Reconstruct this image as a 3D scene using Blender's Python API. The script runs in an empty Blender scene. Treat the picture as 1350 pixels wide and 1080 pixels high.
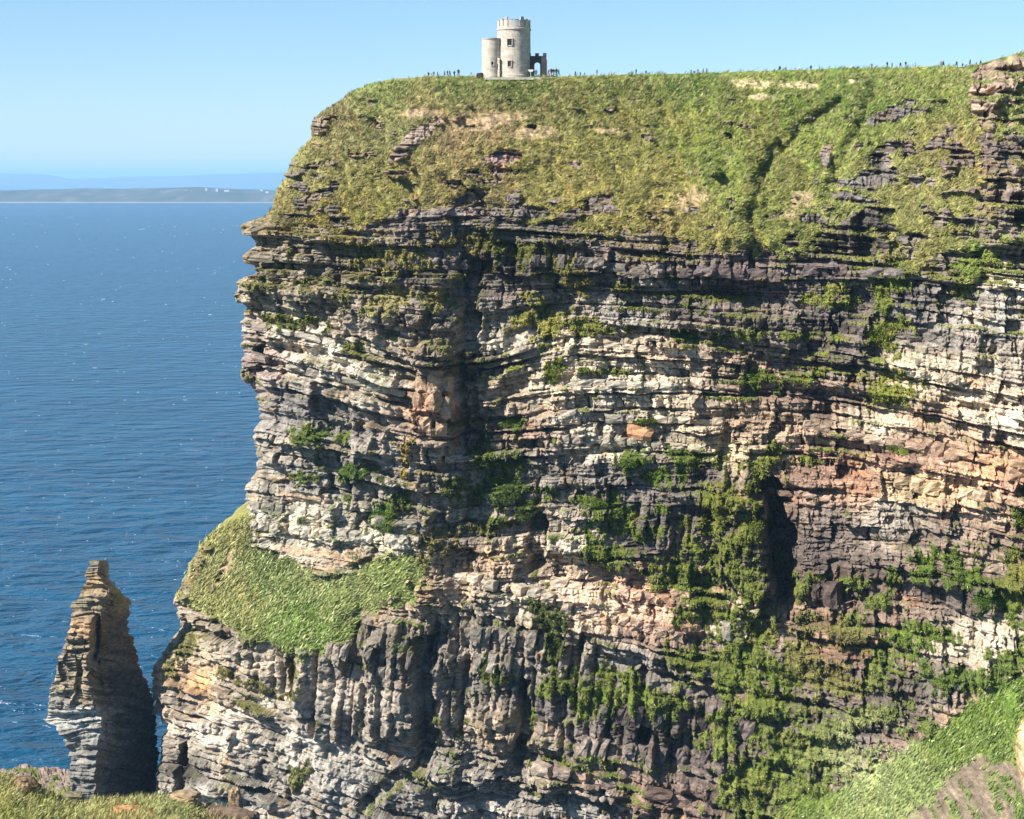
import bpy, math, random
import numpy as np

# ------------------------------------------------------------------ camera, sky, sun, exposure
F = 2250.0                      # focal length in photograph pixels (photograph 1350 wide)
PITCH = math.atan(302 / F)
CAMZ = 185.0
SP, CP = math.sin(PITCH), math.cos(PITCH)
SUN_AZ, SUN_EL = math.radians(64), math.radians(41)      # azimuth measured from "behind the viewer" to the left
sc = bpy.context.scene
cam_d = bpy.data.cameras.new('camera'); cam = bpy.data.objects.new('camera', cam_d)
sc.collection.objects.link(cam); sc.camera = cam
cam.location = (0, 0, CAMZ); cam.rotation_euler = (math.pi / 2 - PITCH, 0, 0)
cam_d.sensor_width = 36; cam_d.lens = 36 * F / 1350
cam_d.clip_start = 1; cam_d.clip_end = 200000

SUN_VEC = (-math.sin(SUN_AZ) * math.cos(SUN_EL), -math.cos(SUN_AZ) * math.cos(SUN_EL), math.sin(SUN_EL))
world = bpy.data.worlds.new('World'); sc.world = world; world.use_nodes = True
wn = world.node_tree.nodes; wl = world.node_tree.links
sky = wn.new('ShaderNodeTexSky'); sky.sky_type = 'NISHITA'; sky.sun_disc = False
sky.sun_elevation = SUN_EL; sky.sun_rotation = math.atan2(SUN_VEC[0], SUN_VEC[1]) % (2 * math.pi)
sky.altitude = 0; sky.air_density = 1.0; sky.dust_density = 0.0; sky.ozone_density = 5.0
bg = wn['Background']; bg.inputs['Strength'].default_value = 0.068
sky_tint = wn.new('ShaderNodeVectorMath'); sky_tint.operation = 'MULTIPLY'; sky_tint.inputs[1].default_value = (0.93, 1.03, 1.12)
wl.new(sky.outputs['Color'], sky_tint.inputs[0]); wl.new(sky_tint.outputs[0], bg.inputs['Color'])

sun_d = bpy.data.lights.new('sun', 'SUN'); sun = bpy.data.objects.new('sun', sun_d)
sc.collection.objects.link(sun)
sun_d.energy = 5.0; sun_d.angle = math.radians(0.53); sun_d.color = (1.0, 0.955, 0.885)
from mathutils import Vector
sun.rotation_euler = Vector(SUN_VEC).to_track_quat('Z', 'Y').to_euler()
sc.view_settings.view_transform = 'Standard'; sc.view_settings.look = 'None'
sc.view_settings.exposure = 1.0; sc.view_settings.gamma = 1; sc.view_settings.use_curve_mapping = False
sc.cycles.max_bounces = 6; sc.cycles.volume_bounces = 1

# ------------------------------------------------------------------ helpers
rng = np.random.default_rng(7)
random.seed(5)
C = sc.collection

def pt(px, py, Y):
    """world point on the vertical plane at distance Y that the photograph pixel looks at"""
    px = np.asarray(px, float); py = np.asarray(py, float); Y = np.asarray(Y, float)
    c = (540 - py) / F
    d = Y / (CP + c * SP)
    return np.stack(np.broadcast_arrays(d * (px - 675) / F, Y, CAMZ + d * (c * CP - SP)), -1)

_L = {}
def vn(x, y, seed=0):
    if seed not in _L:
        _L[seed] = np.random.default_rng(1000 + seed).random((256, 256)).astype(np.float32)
    L = _L[seed]
    xi = np.floor(x).astype(np.int64); yi = np.floor(y).astype(np.int64)
    fx = (x - xi).astype(np.float32); fy = (y - yi).astype(np.float32)
    fx = fx * fx * (3 - 2 * fx); fy = fy * fy * (3 - 2 * fy)
    a = xi & 255; b = (xi + 1) & 255; c = yi & 255; d = (yi + 1) & 255
    return (L[a, c] * (1 - fx) + L[b, c] * fx) * (1 - fy) + (L[a, d] * (1 - fx) + L[b, d] * fx) * fy

def fbm(x, y, seed=0, octv=4, gain=0.5):
    s = 0; amp = 1; tot = 0
    for k in range(octv):
        s = s + amp * vn(x * 2 ** k + 17.3 * k, y * 2 ** k + 9.1 * k, seed + k); tot += amp; amp *= gain
    return s / tot

def h2(i, j, seed=0):
    if ('h', seed) not in _L:
        _L[('h', seed)] = np.random.default_rng(5000 + seed).random((1024, 1024)).astype(np.float32)
    return _L[('h', seed)][np.asarray(i).astype(np.int64) & 1023, np.asarray(j).astype(np.int64) & 1023]

def ss(a, b, x):
    t = np.clip((x - a) / (b - a), 0, 1); return t * t * (3 - 2 * t)

def lin(c):
    c = np.asarray(c, float) / 255
    return np.where(c <= 0.04045, c / 12.92, ((c + 0.055) / 1.055) ** 2.4)

def poly_y(points, px):
    p = np.array(points, float); return np.interp(px, p[:, 0], p[:, 1])

def blobs(lst, px, py):
    """soft union of ellipses (cx, cy, rx, ry, degrees)"""
    m = np.zeros(px.shape, np.float32) - 3
    for cx, cy, rx, ry, *r in lst:
        a = math.radians(r[0]) if r else 0
        dx = px - cx; dy = py - cy
        u = (dx * math.cos(a) + dy * math.sin(a)) / rx
        v = (-dx * math.sin(a) + dy * math.cos(a)) / ry
        m = np.maximum(m, 1 - np.sqrt(u * u + v * v))
    return m

def seg(px, py, pts, w):
    """distance field to a polyline in units of w: 1 on the line, 0 at w"""
    best = np.full(px.shape, 1e9, np.float32)
    for (x0, y0), (x1, y1) in zip(pts[:-1], pts[1:]):
        dx, dy = x1 - x0, y1 - y0; L2 = dx * dx + dy * dy
        t = np.clip(((px - x0) * dx + (py - y0) * dy) / L2, 0, 1)
        best = np.minimum(best, (px - x0 - t * dx) ** 2 + (py - y0 - t * dy) ** 2)
    return 1 - np.sqrt(best) / w

def idw(points, px, py, aniso=1.8, power=3.2):
    acc = np.zeros(px.shape + (3,), np.float32); wsum = np.zeros(px.shape, np.float32)
    for x, y, c in points:
        d2 = (px - x) ** 2 + ((py - y) * aniso) ** 2 + 60
        w = (1e4 / d2) ** (power / 2 * 1.0)
        acc += w[..., None] * lin(c).astype(np.float32); wsum += w
    return acc / wsum[..., None]

def tag(o, label=None, cat=None, group=None, kind=None):
    if label: o['label'] = label
    if cat: o['category'] = cat
    if group: o['group'] = group
    if kind: o['kind'] = kind
    return o

def mesh_np(name, V, Fc, mat, col=None, smooth=False, parent=None):
    """V (n,3), Fc (m,k) faces of one size"""
    V = np.ascontiguousarray(V, np.float32); Fc = np.ascontiguousarray(Fc, np.int32)
    me = bpy.data.meshes.new(name)
    k = Fc.shape[1]
    me.vertices.add(len(V)); me.vertices.foreach_set('co', V.ravel())
    me.loops.add(Fc.size); me.loops.foreach_set('vertex_index', Fc.ravel())
    me.polygons.add(len(Fc)); me.polygons.foreach_set('loop_start', np.arange(0, Fc.size, k, dtype=np.int32))
    me.polygons.foreach_set('loop_total', np.full(len(Fc), k, np.int32))
    me.polygons.foreach_set('use_smooth', np.full(len(Fc), smooth))
    if col is not None:
        at = me.color_attributes.new('tint', 'FLOAT_COLOR', 'POINT')
        c4 = np.ones((len(V), 4), np.float32); c4[:, :3] = col
        at.data.foreach_set('color', c4.ravel())
    me.update(calc_edges=True)
    me.materials.append(mat)
    o = bpy.data.objects.new(name, me); C.objects.link(o)
    if parent: o.parent = parent
    return o

def grid_faces(nr, nc, off=0):
    i = np.arange(nr - 1)[:, None] * nc + np.arange(nc - 1)[None, :] + off
    return np.stack([i, i + nc, i + nc + 1, i + 1], -1).reshape(-1, 4)

def py_mesh(name, verts, faces, mat, parent=None, smooth=False):
    me = bpy.data.meshes.new(name); me.from_pydata([tuple(map(float, v)) for v in verts], [], faces); me.update()
    if smooth:
        me.polygons.foreach_set('use_smooth', [True] * len(me.polygons))
    for m in (mat if isinstance(mat, list) else [mat]): me.materials.append(m)
    o = bpy.data.objects.new(name, me); C.objects.link(o)
    if parent: o.parent = parent
    return o

def empty(name, loc, rz=0):
    o = bpy.data.objects.new(name, None); C.objects.link(o); o.location = tuple(float(v) for v in loc); o.rotation_euler = (0, 0, rz)
    o.empty_display_size = 0.5
    return o

# ------------------------------------------------------------------ materials
def new_mat(name):
    m = bpy.data.materials.new(name); m.use_nodes = True
    nt = m.node_tree; b = nt.nodes['Principled BSDF']
    return m, nt, b

def attr_mat(name, rough=0.95, scales=((0.9, 0.5), (4.0, 0.35)), bump=0.25, trans=0.0, spec=0.15):
    """colour from the surface's own tint, broken up by procedural grain"""
    m, nt, b = new_mat(name); N, L = nt.nodes, nt.links
    at = N.new('ShaderNodeAttribute'); at.attribute_name = 'tint'
    geo = N.new('ShaderNodeNewGeometry')
    last = at.outputs['Color']; hsum = None
    for k, (s, a) in enumerate(scales):
        mp = N.new('ShaderNodeMapping'); mp.inputs['Scale'].default_value = (s * 0.6, s * 0.6, s * 1.5)
        nz = N.new('ShaderNodeTexNoise'); nz.inputs['Scale'].default_value = 1; nz.inputs['Detail'].default_value = 3
        L.new(geo.outputs['Position'], mp.inputs['Vector']); L.new(mp.outputs[0], nz.inputs['Vector'])
        mr = N.new('ShaderNodeMapRange'); mr.inputs['From Min'].default_value = 0.3; mr.inputs['From Max'].default_value = 0.7
        mr.inputs['To Min'].default_value = 1 - a; mr.inputs['To Max'].default_value = 1 + a
        L.new(nz.outputs['Fac'], mr.inputs['Value'])
        mx = N.new('ShaderNodeVectorMath'); mx.operation = 'SCALE'
        L.new(last, mx.inputs[0]); L.new(mr.outputs[0], mx.inputs['Scale']); last = mx.outputs[0]
        hsum = nz.outputs['Fac']
    L.new(last, b.inputs['Base Color'])
    b.inputs['Roughness'].default_value = rough
    b.inputs['Specular IOR Level'].default_value = spec
    if bump:
        bp = N.new('ShaderNodeBump'); bp.inputs['Strength'].default_value = bump; bp.inputs['Distance'].default_value = 0.3
        L.new(hsum, bp.inputs['Height']); L.new(bp.outputs[0], b.inputs['Normal'])
    if trans:
        b.inputs['Subsurface Weight'].default_value = 0
    return m

def flat_mat(name, col, rough=0.8, var=0.2, scale=1.5, spec=0.3, bump=0.0):
    m, nt, b = new_mat(name); N, L = nt.nodes, nt.links
    tc = N.new('ShaderNodeTexCoord')
    nz = N.new('ShaderNodeTexNoise'); nz.inputs['Scale'].default_value = scale; nz.inputs['Detail'].default_value = 4
    L.new(tc.outputs['Object'], nz.inputs['Vector'])
    cr = N.new('ShaderNodeValToRGB')
    cr.color_ramp.elements[0].position = 0.3; cr.color_ramp.elements[1].position = 0.7
    cr.color_ramp.elements[0].color = tuple(c * (1 - var) for c in col) + (1,)
    cr.color_ramp.elements[1].color = tuple(min(1, c * (1 + var)) for c in col) + (1,)
    L.new(nz.outputs['Fac'], cr.inputs[0]); L.new(cr.outputs[0], b.inputs['Base Color'])
    b.inputs['Roughness'].default_value = rough; b.inputs['Specular IOR Level'].default_value = spec
    if bump:
        bp = N.new('ShaderNodeBump'); bp.inputs['Strength'].default_value = bump; bp.inputs['Distance'].default_value = 0.1
        L.new(nz.outputs['Fac'], bp.inputs['Height']); L.new(bp.outputs[0], b.inputs['Normal'])
    return m

M_ROCK = attr_mat('weathered_rock', 0.93, ((0.8, 0.35), (3.5, 0.35)), 0.5)
M_BLADE = attr_mat('grass_blades', 0.8, ((0.5, 0.15),), 0, spec=0.2)
M_LEAF = attr_mat('scrub_leaves', 0.7, ((0.8, 0.25),), 0, spec=0.3)

# ------------------------------------------------------------------ strata (levels of the bedding in photograph terms)
LX = [180, 330, 440, 560, 640, 740, 900, 1040, 1200, 1380]
LV = [(300, [290, 295, 300, 300, 298, 305, 318, 325, 340, 354]),
      (370, [355, 360, 366, 372, 370, 368, 372, 376, 375, 390]),
      (440, [405, 415, 440, 470, 468, 432, 445, 460, 475, 508]),
      (565, [518, 527, 545, 582, 575, 565, 562, 560, 582, 617]),
      (640, [590, 600, 618, 648, 642, 640, 640, 640, 648, 684]),
      (740, [700, 715, 735, 757, 750, 745, 750, 752, 762, 794]),
      (830, [735, 752, 772, 792, 805, 830, 870, 905, 940, 975]),
      (1000, [870, 915, 960, 1008, 1008, 1018, 1060, 1090, 1120, 1155])]

def strat(px, py):
    lv = [np.full(px.shape, -100.0)]; tv = [-100.0]
    for t, ys in LV:
        xs = np.linspace(180, 1380, 121); yy = np.interp(xs, LX, ys)
        k = np.ones(9) / 9; yy = np.convolve(np.pad(yy, 4, 'edge'), k, 'valid')
        lv.append(np.interp(px, xs, yy)); tv.append(float(t))
    lv.append(lv[-1] + 400); tv.append(1400.0)
    out = np.zeros(px.shape, np.float32)
    for a in range(len(lv) - 1):
        m = (py >= lv[a]) & (py < lv[a + 1])
        f = (py - lv[a]) / np.maximum(lv[a + 1] - lv[a], 1)
        out = np.where(m, tv[a] + f * (tv[a + 1] - tv[a]), out)
    return out

# base distance of the wall, metres, over the photograph
DX = [180, 320, 440, 560, 640, 740, 900, 1040, 1200, 1380]
DT = [(60,  [560, 540, 525, 515, 510, 503, 495, 485, 470, 450]),
      (100, [545, 525, 508, 497, 494, 488, 478, 468, 452, 432]),
      (200, [510, 492, 478, 470, 472, 468, 458, 448, 430, 410]),
      (300, [486, 474, 462, 456, 458, 452, 441, 431, 414, 394]),
      (430, [480, 466, 455, 448, 456, 448, 438, 428, 408, 386]),
      (560, [479, 465, 452, 443, 452, 442, 434, 425, 402, 380]),
      (715, [478, 463, 450, 441, 448, 438, 430, 420, 397, 374]),
      (850, [462, 446, 432, 430, 436, 430, 422, 411, 389, 367]),
      (1000, [455, 440, 430, 424, 425, 422, 414, 402, 380, 358]),
      (1140, [450, 436, 426, 421, 421, 418, 408, 396, 372, 348])]
_gx = np.arange(100, 1480, 10.0); _gy = np.arange(40, 1240, 10.0)
_rows = np.array([np.interp(_gx, DX, r[1]) for r in DT])
_T = np.array([np.interp(_gy, [r[0] for r in DT], _rows[:, k]) for k in range(len(_gx))]).T
for _ in range(3):
    p = np.pad(_T, 2, 'edge')
    _T = sum(p[2 + dy:2 + dy + _T.shape[0], 2 + dx:2 + dx + _T.shape[1]] for dy in (-2, -1, 0, 1, 2) for dx in (-2, -1, 0, 1, 2)) / 25
def base_depth(px, py):
    x = np.clip((px - 100) / 10, 0, len(_gx) - 1.001); y = np.clip((py - 40) / 10, 0, len(_gy) - 1.001)
    xi = x.astype(int); yi = y.astype(int); fx = x - xi; fy = y - yi
    return (_T[yi, xi] * (1 - fx) + _T[yi, xi + 1] * fx) * (1 - fy) + (_T[yi + 1, xi] * (1 - fx) + _T[yi + 1, xi + 1] * fx) * fy

# ------------------------------------------------------------------ cliff: outline, masks, colours
SIL = [(520,104),(490,110),(465,119),(452,128),(440,137),(426,145),(415,154),(410,166),(411,182),(400,192),(386,208),(378,222),(374,235),(366,250),
 (361,262),(358,276),(352,284),(336,290),(321,295),(320,306),(328,312),(335,319),(337,323),(330,329),(319,338),(320,345),(333,350),(342,357),(340,361),(330,363),(316,369),
 (314,378),(315,400),(324,405),(326,409),(319,416),(317,440),(318,470),(316,494),(317,501),(326,505),(331,512),(336,522),(341,535),(342,560),(335,570),
 (333,588),(337,598),(342,605),(338,620),(330,632),(323,645),(323,660),(326,680),(310,687),(290,695),(275,705),(262,717),(259,733),(250,741),
 (248,755),(240,770),(231,784),(231,797),(234,812),(232,835),(225,850),(212,866),(203,880),(200,900),(203,925),(202,942),(221,951),(222,962),
 (214,974),(214,990),(210,1010),(207,1040),(204,1080),(198,1140)]
_s = np.array(SIL, float)
TOPL = [(200,104),(520,104),(560,101),(640,100.5),(740,101),(800,99),(900,97),(1000,94),(1100,90.5),(1200,88),(1275,88),(1290,87),(1302,84),(1315,79),(1335,73),(1350,69),(1390,60)]

STEP = 1.15
rows = np.arange(104, 1132, STEP); NR = len(rows); NC = 905
xL = np.interp(rows, _s[:, 1], _s[:, 0])
xL = xL + (vn(rows / 5.0, rows * 0, 61) - 0.5) * 5 * ss(150, 300, rows) + (vn(rows / 2.0, rows * 0, 62) - 0.5) * 2.5
PX = xL[:, None] + np.linspace(0, 1, NC)[None, :] * (1380 - xL[:, None])
PY = rows[:, None] + (poly_y(TOPL, PX) - 104) * np.clip(1 - (rows[:, None] - 104) / 90, 0, 1)
EDGE = PX - xL[:, None]
n1 = fbm(PX / 40, PY / 40, 1, 5); n2 = fbm(PX / 14, PY / 14, 11, 4); n3 = fbm(PX / 5, PY / 5, 21, 3)
# irregularly torn boundary noise
tear = (n1 - 0.5) * 1.2 + (n2 - 0.5) * 1.0 + (n3 - 0.5) * 0.7

# upper grass slope
GB = [(300,283),(360,288),(400,296),(440,303),(500,296),(530,283),(560,266),(600,262),(640,272),(690,285),(730,300),(780,308),(840,312),(900,316),(960,320),(1020,332),(1060,325),(1100,300),(1130,300),(1165,330),(1185,356),(1230,352),(1285,362),(1300,330),(1380,320)]
up = ss(-9, 9, poly_y(GB, PX) - PY + tear * 34)
rockpatch = blobs([(425,165,18,14,-30),(496,166,10,9),(545,183,40,14,-35),(525,205,22,8,-25),(575,163,16,6,-30),(668,208,30,9,-10),(655,225,14,10),
    (410,262,38,10,-25),(440,243,10,8),(620,288,60,14),(700,280,30,9),(540,292,40,12),(500,300,14,8),(620,262,30,8,-15),(790,262,30,8,-12),(760,282,30,7,-20),(1180,152,60,10,-12),(1170,195,34,12,-35),(1150,235,34,16,-20),(1125,262,40,9,10),
    (1160,215,20,14),(1130,295,42,22,-35),(1098,318,30,18),(1230,190,26,8,-40),(1262,205,14,22,-10),(1088,205,10,20,15),(1240,290,20,10,-40),(1210,240,18,8,-40),(1330,245,38,85),(1310,110,30,32,-40),
    (1345,95,26,20),(1285,130,8,30),(730,300,26,10),(395,284,30,5,-5),(1300,200,14,110)], PX, PY)
rp = ss(0.06, 0.34, rockpatch + tear * 0.6)
near_edge = ss(120, 20, poly_y(GB, PX) - PY) * 0.10 + 0.10 * ss(1080, 1180, PX) + 0.04 * ss(620, 420, PX)
rp = np.maximum(rp, ss(0.60, 0.66, fbm(PX / 26, PY / 12, 73, 4) + near_edge - 0.115 + (PY < 130) * -0.2))
bare = ss(0.1, 0.5, blobs([(990,110,48,9,3),(1060,113,30,6,5),(1005,128,30,5),(1135,106,25,4,-10),(1050,268,34,18,-25),(1040,285,24,12),(640,160,80,18,-6),(700,175,40,14),(550,150,40,9),(1320,95,26,14,-40),(1310,150,12,20),
    (800,172,26,6),(900,262,40,18,-20),(455,738,60,14,-14),(400,728,80,10,4),(300,745,8,26,15),(400,655,60,8,6),(360,632,30,8)], PX, PY) + tear * 0.7)
# lower grassy ledge on the nose
LG = [(225,745),(250,710),(285,680),(318,668),(327,676),(332,726),(360,736),(400,748),(430,762),(458,760),(484,744),(512,730),(542,730),(546,760),(540,790),(510,800),(470,815),(440,850),(400,862),(360,852),(320,838),(290,822),(262,800),(240,790)]
def in_poly(poly, x, y):
    c = np.zeros(x.shape, bool); n = len(poly)
    for i in range(n):
        x0, y0 = poly[i]; x1, y1 = poly[(i + 1) % n]
        if y0 == y1: continue
        c ^= ((y0 > y) != (y1 > y)) & (x < (x1 - x0) * (y - y0) / (y1 - y0) + x0)
    return c
jx = PX + (n2 - 0.5) * 40 + (n3 - .5) * 16; jy = PY + (n1 - 0.5) * 22 + (n2 - .5) * 14 + (n3 - .5) * 18
ledge = in_poly(LG, jx, jy).astype(np.float32)
ledge *= 1 - ss(.05, .3, blobs([(262,745,8,24,10),(275,722,14,7,-30),(246,775,8,14),(300,830,24,6,20),(470,812,30,6,-10),(285,770,5,22,25),(520,790,20,8,-20),(340,700,20,8)], PX, PY) + tear * .6)
rk_0 = PX * 0.62 + PY * 0.78; rp_0 = -PX * 0.78 + PY * 0.62
# lower right slope of grass and scree
SLT = [(900,1140),(950,1088),(1000,1062),(1075,1050),(1135,1024),(1190,990),(1240,958),(1280,925),(1318,903),(1345,885),(1380,875)]
below = PY - poly_y(SLT, PX)
slope = ss(-5, 6, below + tear * 12)
slope = np.where(PX < 1130, slope * ss(-0.2, 0.5, (PX - 1000) / 130 + tear * 0.6), slope)
pillar = ss(0, .2, blobs([(1346,962,21,50)], PX, PY) + tear * .25); slope = slope * (1 - pillar)
scree = ss(-0.05, 0.25, blobs([(1268,1042,90,42,-44),(1215,1090,100,46,-40),(1310,1000,34,18,-40),(1345,1070,16,30)], PX, PY) + tear * 0.4) * slope * (1 - .75 * ss(.56, .66, fbm(rp_0 / 9, rk_0 / 22, 74, 3)))
# green mats on the rock: (cx, cy, rx, ry, deg)
MOSS = [(380,300,20,8),(490,340,52,26,5),(545,345,30,16),(420,372,52,14,8),(350,375,34,12),(512,397,30,18,-25),(455,385,16,14),(385,425,40,12,8),(600,318,60,16),(640,308,30,14),(655,325,40,12),(470,458,18,10),(580,395,26,14),
 (700,420,44,26),(725,430,30,30),(760,372,24,20,10),(770,430,34,14),(830,378,34,7),(740,350,16,12),(690,330,40,14),(800,435,50,7),(730,487,20,18),(900,440,34,12),(960,440,50,10),(860,340,24,5),(1060,440,34,7),(905,400,20,7),(1000,500,34,16),(1060,497,30,8),
 (1165,390,16,44),(1180,430,34,14),(1165,445,22,20),(1165,515,40,22,-15),(1180,355,20,34),(1270,390,26,16,20),(1110,400,30,9),(1080,395,24,8),(800,490,40,6),(1285,345,40,14,-10),(1100,380,18,10),
 (675,558,20,9),(730,577,8,6),(635,580,14,9),(855,555,22,6),(408,570,24,14),(452,580,9,16),(465,620,26,12),(395,630,26,8),(448,658,12,7),(505,680,22,26),(530,660,10,20),(534,605,8,28),(500,632,8,7),(665,640,44,44),(620,655,26,26),(640,605,20,22),(640,690,38,16),(690,670,26,20),
 (575,712,34,22),(555,745,14,26),(725,655,20,16),(785,660,42,16),(830,605,20,12),(860,628,24,13),(908,600,30,14),(900,620,10,24),(950,605,20,14),(815,680,42,18),(870,668,10,10),(800,735,30,24),(830,700,40,20),(770,700,14,20),
 (965,655,44,24),(990,680,26,40),(940,690,26,24),(960,730,44,40),(985,760,40,40),(900,760,56,26),(930,800,50,44),(880,770,30,20),(1000,830,30,50),(925,860,50,26),(960,720,60,30),(1000,640,30,20),(1020,600,20,12),(1000,610,40,10),
 (980,870,60,50),(1010,930,60,44),(960,960,60,34),(1040,900,44,40),(1050,980,54,44),(1000,1030,50,40),(980,1060,50,24),(1110,1010,50,40),(1060,1050,60,34),(880,930,40,24),(790,905,66,34,8),(740,900,30,24),(845,915,50,20),(775,930,20,26),(655,880,36,18,5),(735,850,26,24),(715,800,14,44),(730,825,26,20),(650,890,22,14),
 (800,1000,70,8,8),(760,1005,60,9),(700,950,8,30),(480,875,30,9,-5),(345,905,40,10,24),(300,890,30,9,20),(385,885,10,26),(390,900,18,12),(240,860,14,34,20),(390,1020,24,20),(225,880,14,22),(290,715,36,24),
 (1190,588,30,8),(1030,590,26,9),(1060,605,30,8),(1080,760,20,8),(1215,740,22,20),(1270,755,26,20),(1255,735,14,14),(1300,790,26,16),(1345,680,14,18),(1340,745,18,40),(1335,800,20,50),(1205,840,50,26),(1230,835,44,16,15),(1170,850,30,24),(1150,800,30,16),(1120,830,40,20),(1180,770,14,22),
 (1250,890,50,20),(1290,900,40,16),(1330,870,30,24),(1120,900,60,16),(1150,940,70,16),(1100,960,40,20),(1215,960,40,14),(1080,880,40,24),(1165,880,40,14),(1120,770,30,10),(900,690,16,14),(1050,780,16,24),(1060,850,30,40),(1345,850,24,30)]
mossf = blobs(MOSS, PX, PY)
ledge2 = in_poly(LG, PX + (n3 - .5) * 90 + (n2 - .5) * 30, PY + (n2 - .5) * 60 + (n3 - .5) * 50) * (1 - ledge)
moss = ss(0.16, 0.34, mossf + (n1 - 0.5) * 0.9 + (n2 - 0.5) * 1.7 + (n3 - 0.5) * 1.6)
rock_zone = np.clip(1 - up * (1 - rp) - ledge - slope, 0, 1)
grass = np.clip(up * (1 - rp) + ledge + slope, 0, 1)
outcrop = ss(-5, 5, PX - (1298 + (n2 - 0.5) * 22 + (n1 - .5) * 30 + (n3 - .5) * 8)) * ss(60, 90, PY) * (1 - ss(318, 330, PY + (n1 - .5) * 20))

# ------------------------------------------------------------------ cliff relief, metres towards the viewer
T = strat(PX, PY) + (fbm(PX / 260, PY / 150, 31, 2) - 0.5) * 10 + (vn(PX / 30, PY / 30, 35) - .5) * 1.6 + (vn(PX / 7, PY / 9, 34) - .5) * 1.0
r2 = np.random.default_rng(21)
bnd = [-120.0]
while bnd[-1] < 1400:
    t = bnd[-1]
    big = r2.random() < 0.5
    bnd.append(t + (r2.uniform(7, 19) if big else r2.uniform(2.4, 5.0)))
bnd = np.array(bnd); nb = len(bnd)
thick = np.diff(bnd, append=bnd[-1] + 10)
I = np.clip(np.searchsorted(bnd, T) - 1, 0, nb - 1)
fr = (T - bnd[I]) / thick[I]
hard = (thick > 5.5)
p0 = np.where(hard, r2.uniform(0.0, 1.5, nb), r2.uniform(-1.4, 0.5, nb)).astype(np.float32)
bed = p0[I] + (vn(PX / 85, I * 3.37, 36) - 0.5) * 4.2 + (vn(PX / 40, I * 5.31, 37) - 0.5) * 2.2 + (vn(PX / 120, T / 34, 33) - 0.5) * 6.0 * (vn(PX / 200, T / 90, 32))
bed = bed - 0.5 * ss(0.75, 1.0, fr) * hard[I]                # lower edge worn back
# vertical joints: blocks
bw = np.where(hard, thick * r2.uniform(1.0, 3.6, nb), r2.uniform(14, 60, nb))
U = (PX + (vn(PX / 9, PY / 7, 38) - 0.5) * 7 + (n3 - .5) * 4 + (vn(PX / 60, I * 2.3, 43) - .5) * 60) / bw[I] + h2(I, 3, 2) * 50
k0 = np.floor(U)
def jpos(k): return k + (h2(k + 500, I * 7, 5) - 0.5) * 0.92
ja = jpos(k0); kk = np.where(U >= ja, k0, k0 - 1)
jl = jpos(kk); jr = jpos(kk + 1)
dj = np.minimum(U - jl, jr - U) * bw[I]                      # pixels to the nearest joint
blk = (h2(kk + 900, I * 11, 6) - 0.5)
dm = np.minimum(fr, 1 - fr) * thick[I]
jstr = ss(0.35, 0.7, h2(kk + 70, I * 5, 1)) * ss(0.3, 0.55, vn(PX / 45, PY / 30, 44))
joint = (1 - ss(0.3, 2.1, dj)) * np.where(hard[I], 1.0, 0.2) * (0.25 + 1.3 * jstr)
bedgap = (1 - ss(0.3, 1.5, dm)) * 0.6
blocks = blk * np.where(hard[I], 2.0, 0.6) * (0.3 + 1.2 * vn(PX / 50, PY / 40, 45)) - joint * 1.2 - bedgap * 0.7
# thin laminae
lam_i = np.floor(T / 2.7 + vn(PX / 50, T / 40, 39) * 3)
lam = (vn(PX / 70, T / 1.9, 40) - 0.5) * (0.3 + 0.9 * vn(PX / 30, T / 12, 49))
rdg = np.abs(fbm(PX / 24 + n1, PY / 16, 46, 4) - .5)
# flat joint-bounded facets at several sizes instead of a smooth swell
def facets(cx, cy, sd, amp, jit=.6):
    wxx = PX + (n2 - .5) * cx * jit; wyy = T + (n1 - .5) * cy * jit * .4
    iy = np.floor(wyy / cy); ix = np.floor(wxx / cx + h2(iy + 300, sd, 15) * 9)
    a_ = h2(ix + 200, iy * 3 + 400, 16 + sd) - .5; tilt = h2(ix + 31, iy * 7 + 100, 16 + sd) - .5
    return (a_ * 1.0 + tilt * 1.2 * (wxx / cx + h2(iy + 300, sd, 15) * 9 - ix - .5)) * amp
soft = 1 - .35 * ss(820, 860, PY) * ss(600, 480, PX)
facet = facets(46, 40, 1, 3.2) + facets(21, 17, 2, 2.2) + facets(9, 26, 3, 1.0)
rough = facet * 1.1 * soft + (n1 - 0.5) * 3.2 + (n2 - 0.5) * 1.5 + (n3 - 0.5) * 0.8 - (1 - ss(0, .06, rdg)) * 0.7 + (vn(PX / 2.6, PY / 2.6, 47) - .5) * 0.45
# fluted columns in the lower shale
colz = ss(0, 0.3, blobs([(640,890,230,95,5),(860,960,190,60,5),(400,880,100,60,8),(690,345,110,22),(1095,770,60,30),(470,930,90,60),(880,690,60,30),(930,360,150,18)], PX, PY) + (n1 - .5) * 0.4)
cw = 15.0
CU = (PX + (vn(PX / 30, PY / 60, 41) - 0.5) * 7 + (vn(PX / 8, PY / 30, 42) - .5) * 2.5 + (PY - 900) * 0.06) / cw
ck = np.floor(CU); 
def cpos(k): return k + (h2(k + 77, 9, 8) - 0.5) * 0.75
kk2 = np.where(CU >= cpos(ck), ck, ck - 1); cl = cpos(kk2); cr_ = cpos(kk2 + 1); cf = (CU - cl) / np.maximum(cr_ - cl, .05)
seg_i = np.floor((PY + h2(kk2 + 5, 1, 9) * 300) / (28 + 40 * h2(kk2 + 9, 2, 9)))
colm = np.clip(np.minimum(cf / .22, (1 - cf) / .22), 0, 1) * 1.5 + cf * (h2(kk2 + 33, 4, 9) - .5) * 4 + (h2(kk2 + 60, seg_i + 40, 9) - 0.5) * 5.0
gr = 1 - colz * 0.75
ampz = .35 + 1.15 * ss(.3, .7, vn(PX / 110, T / 42, 50))
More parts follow.
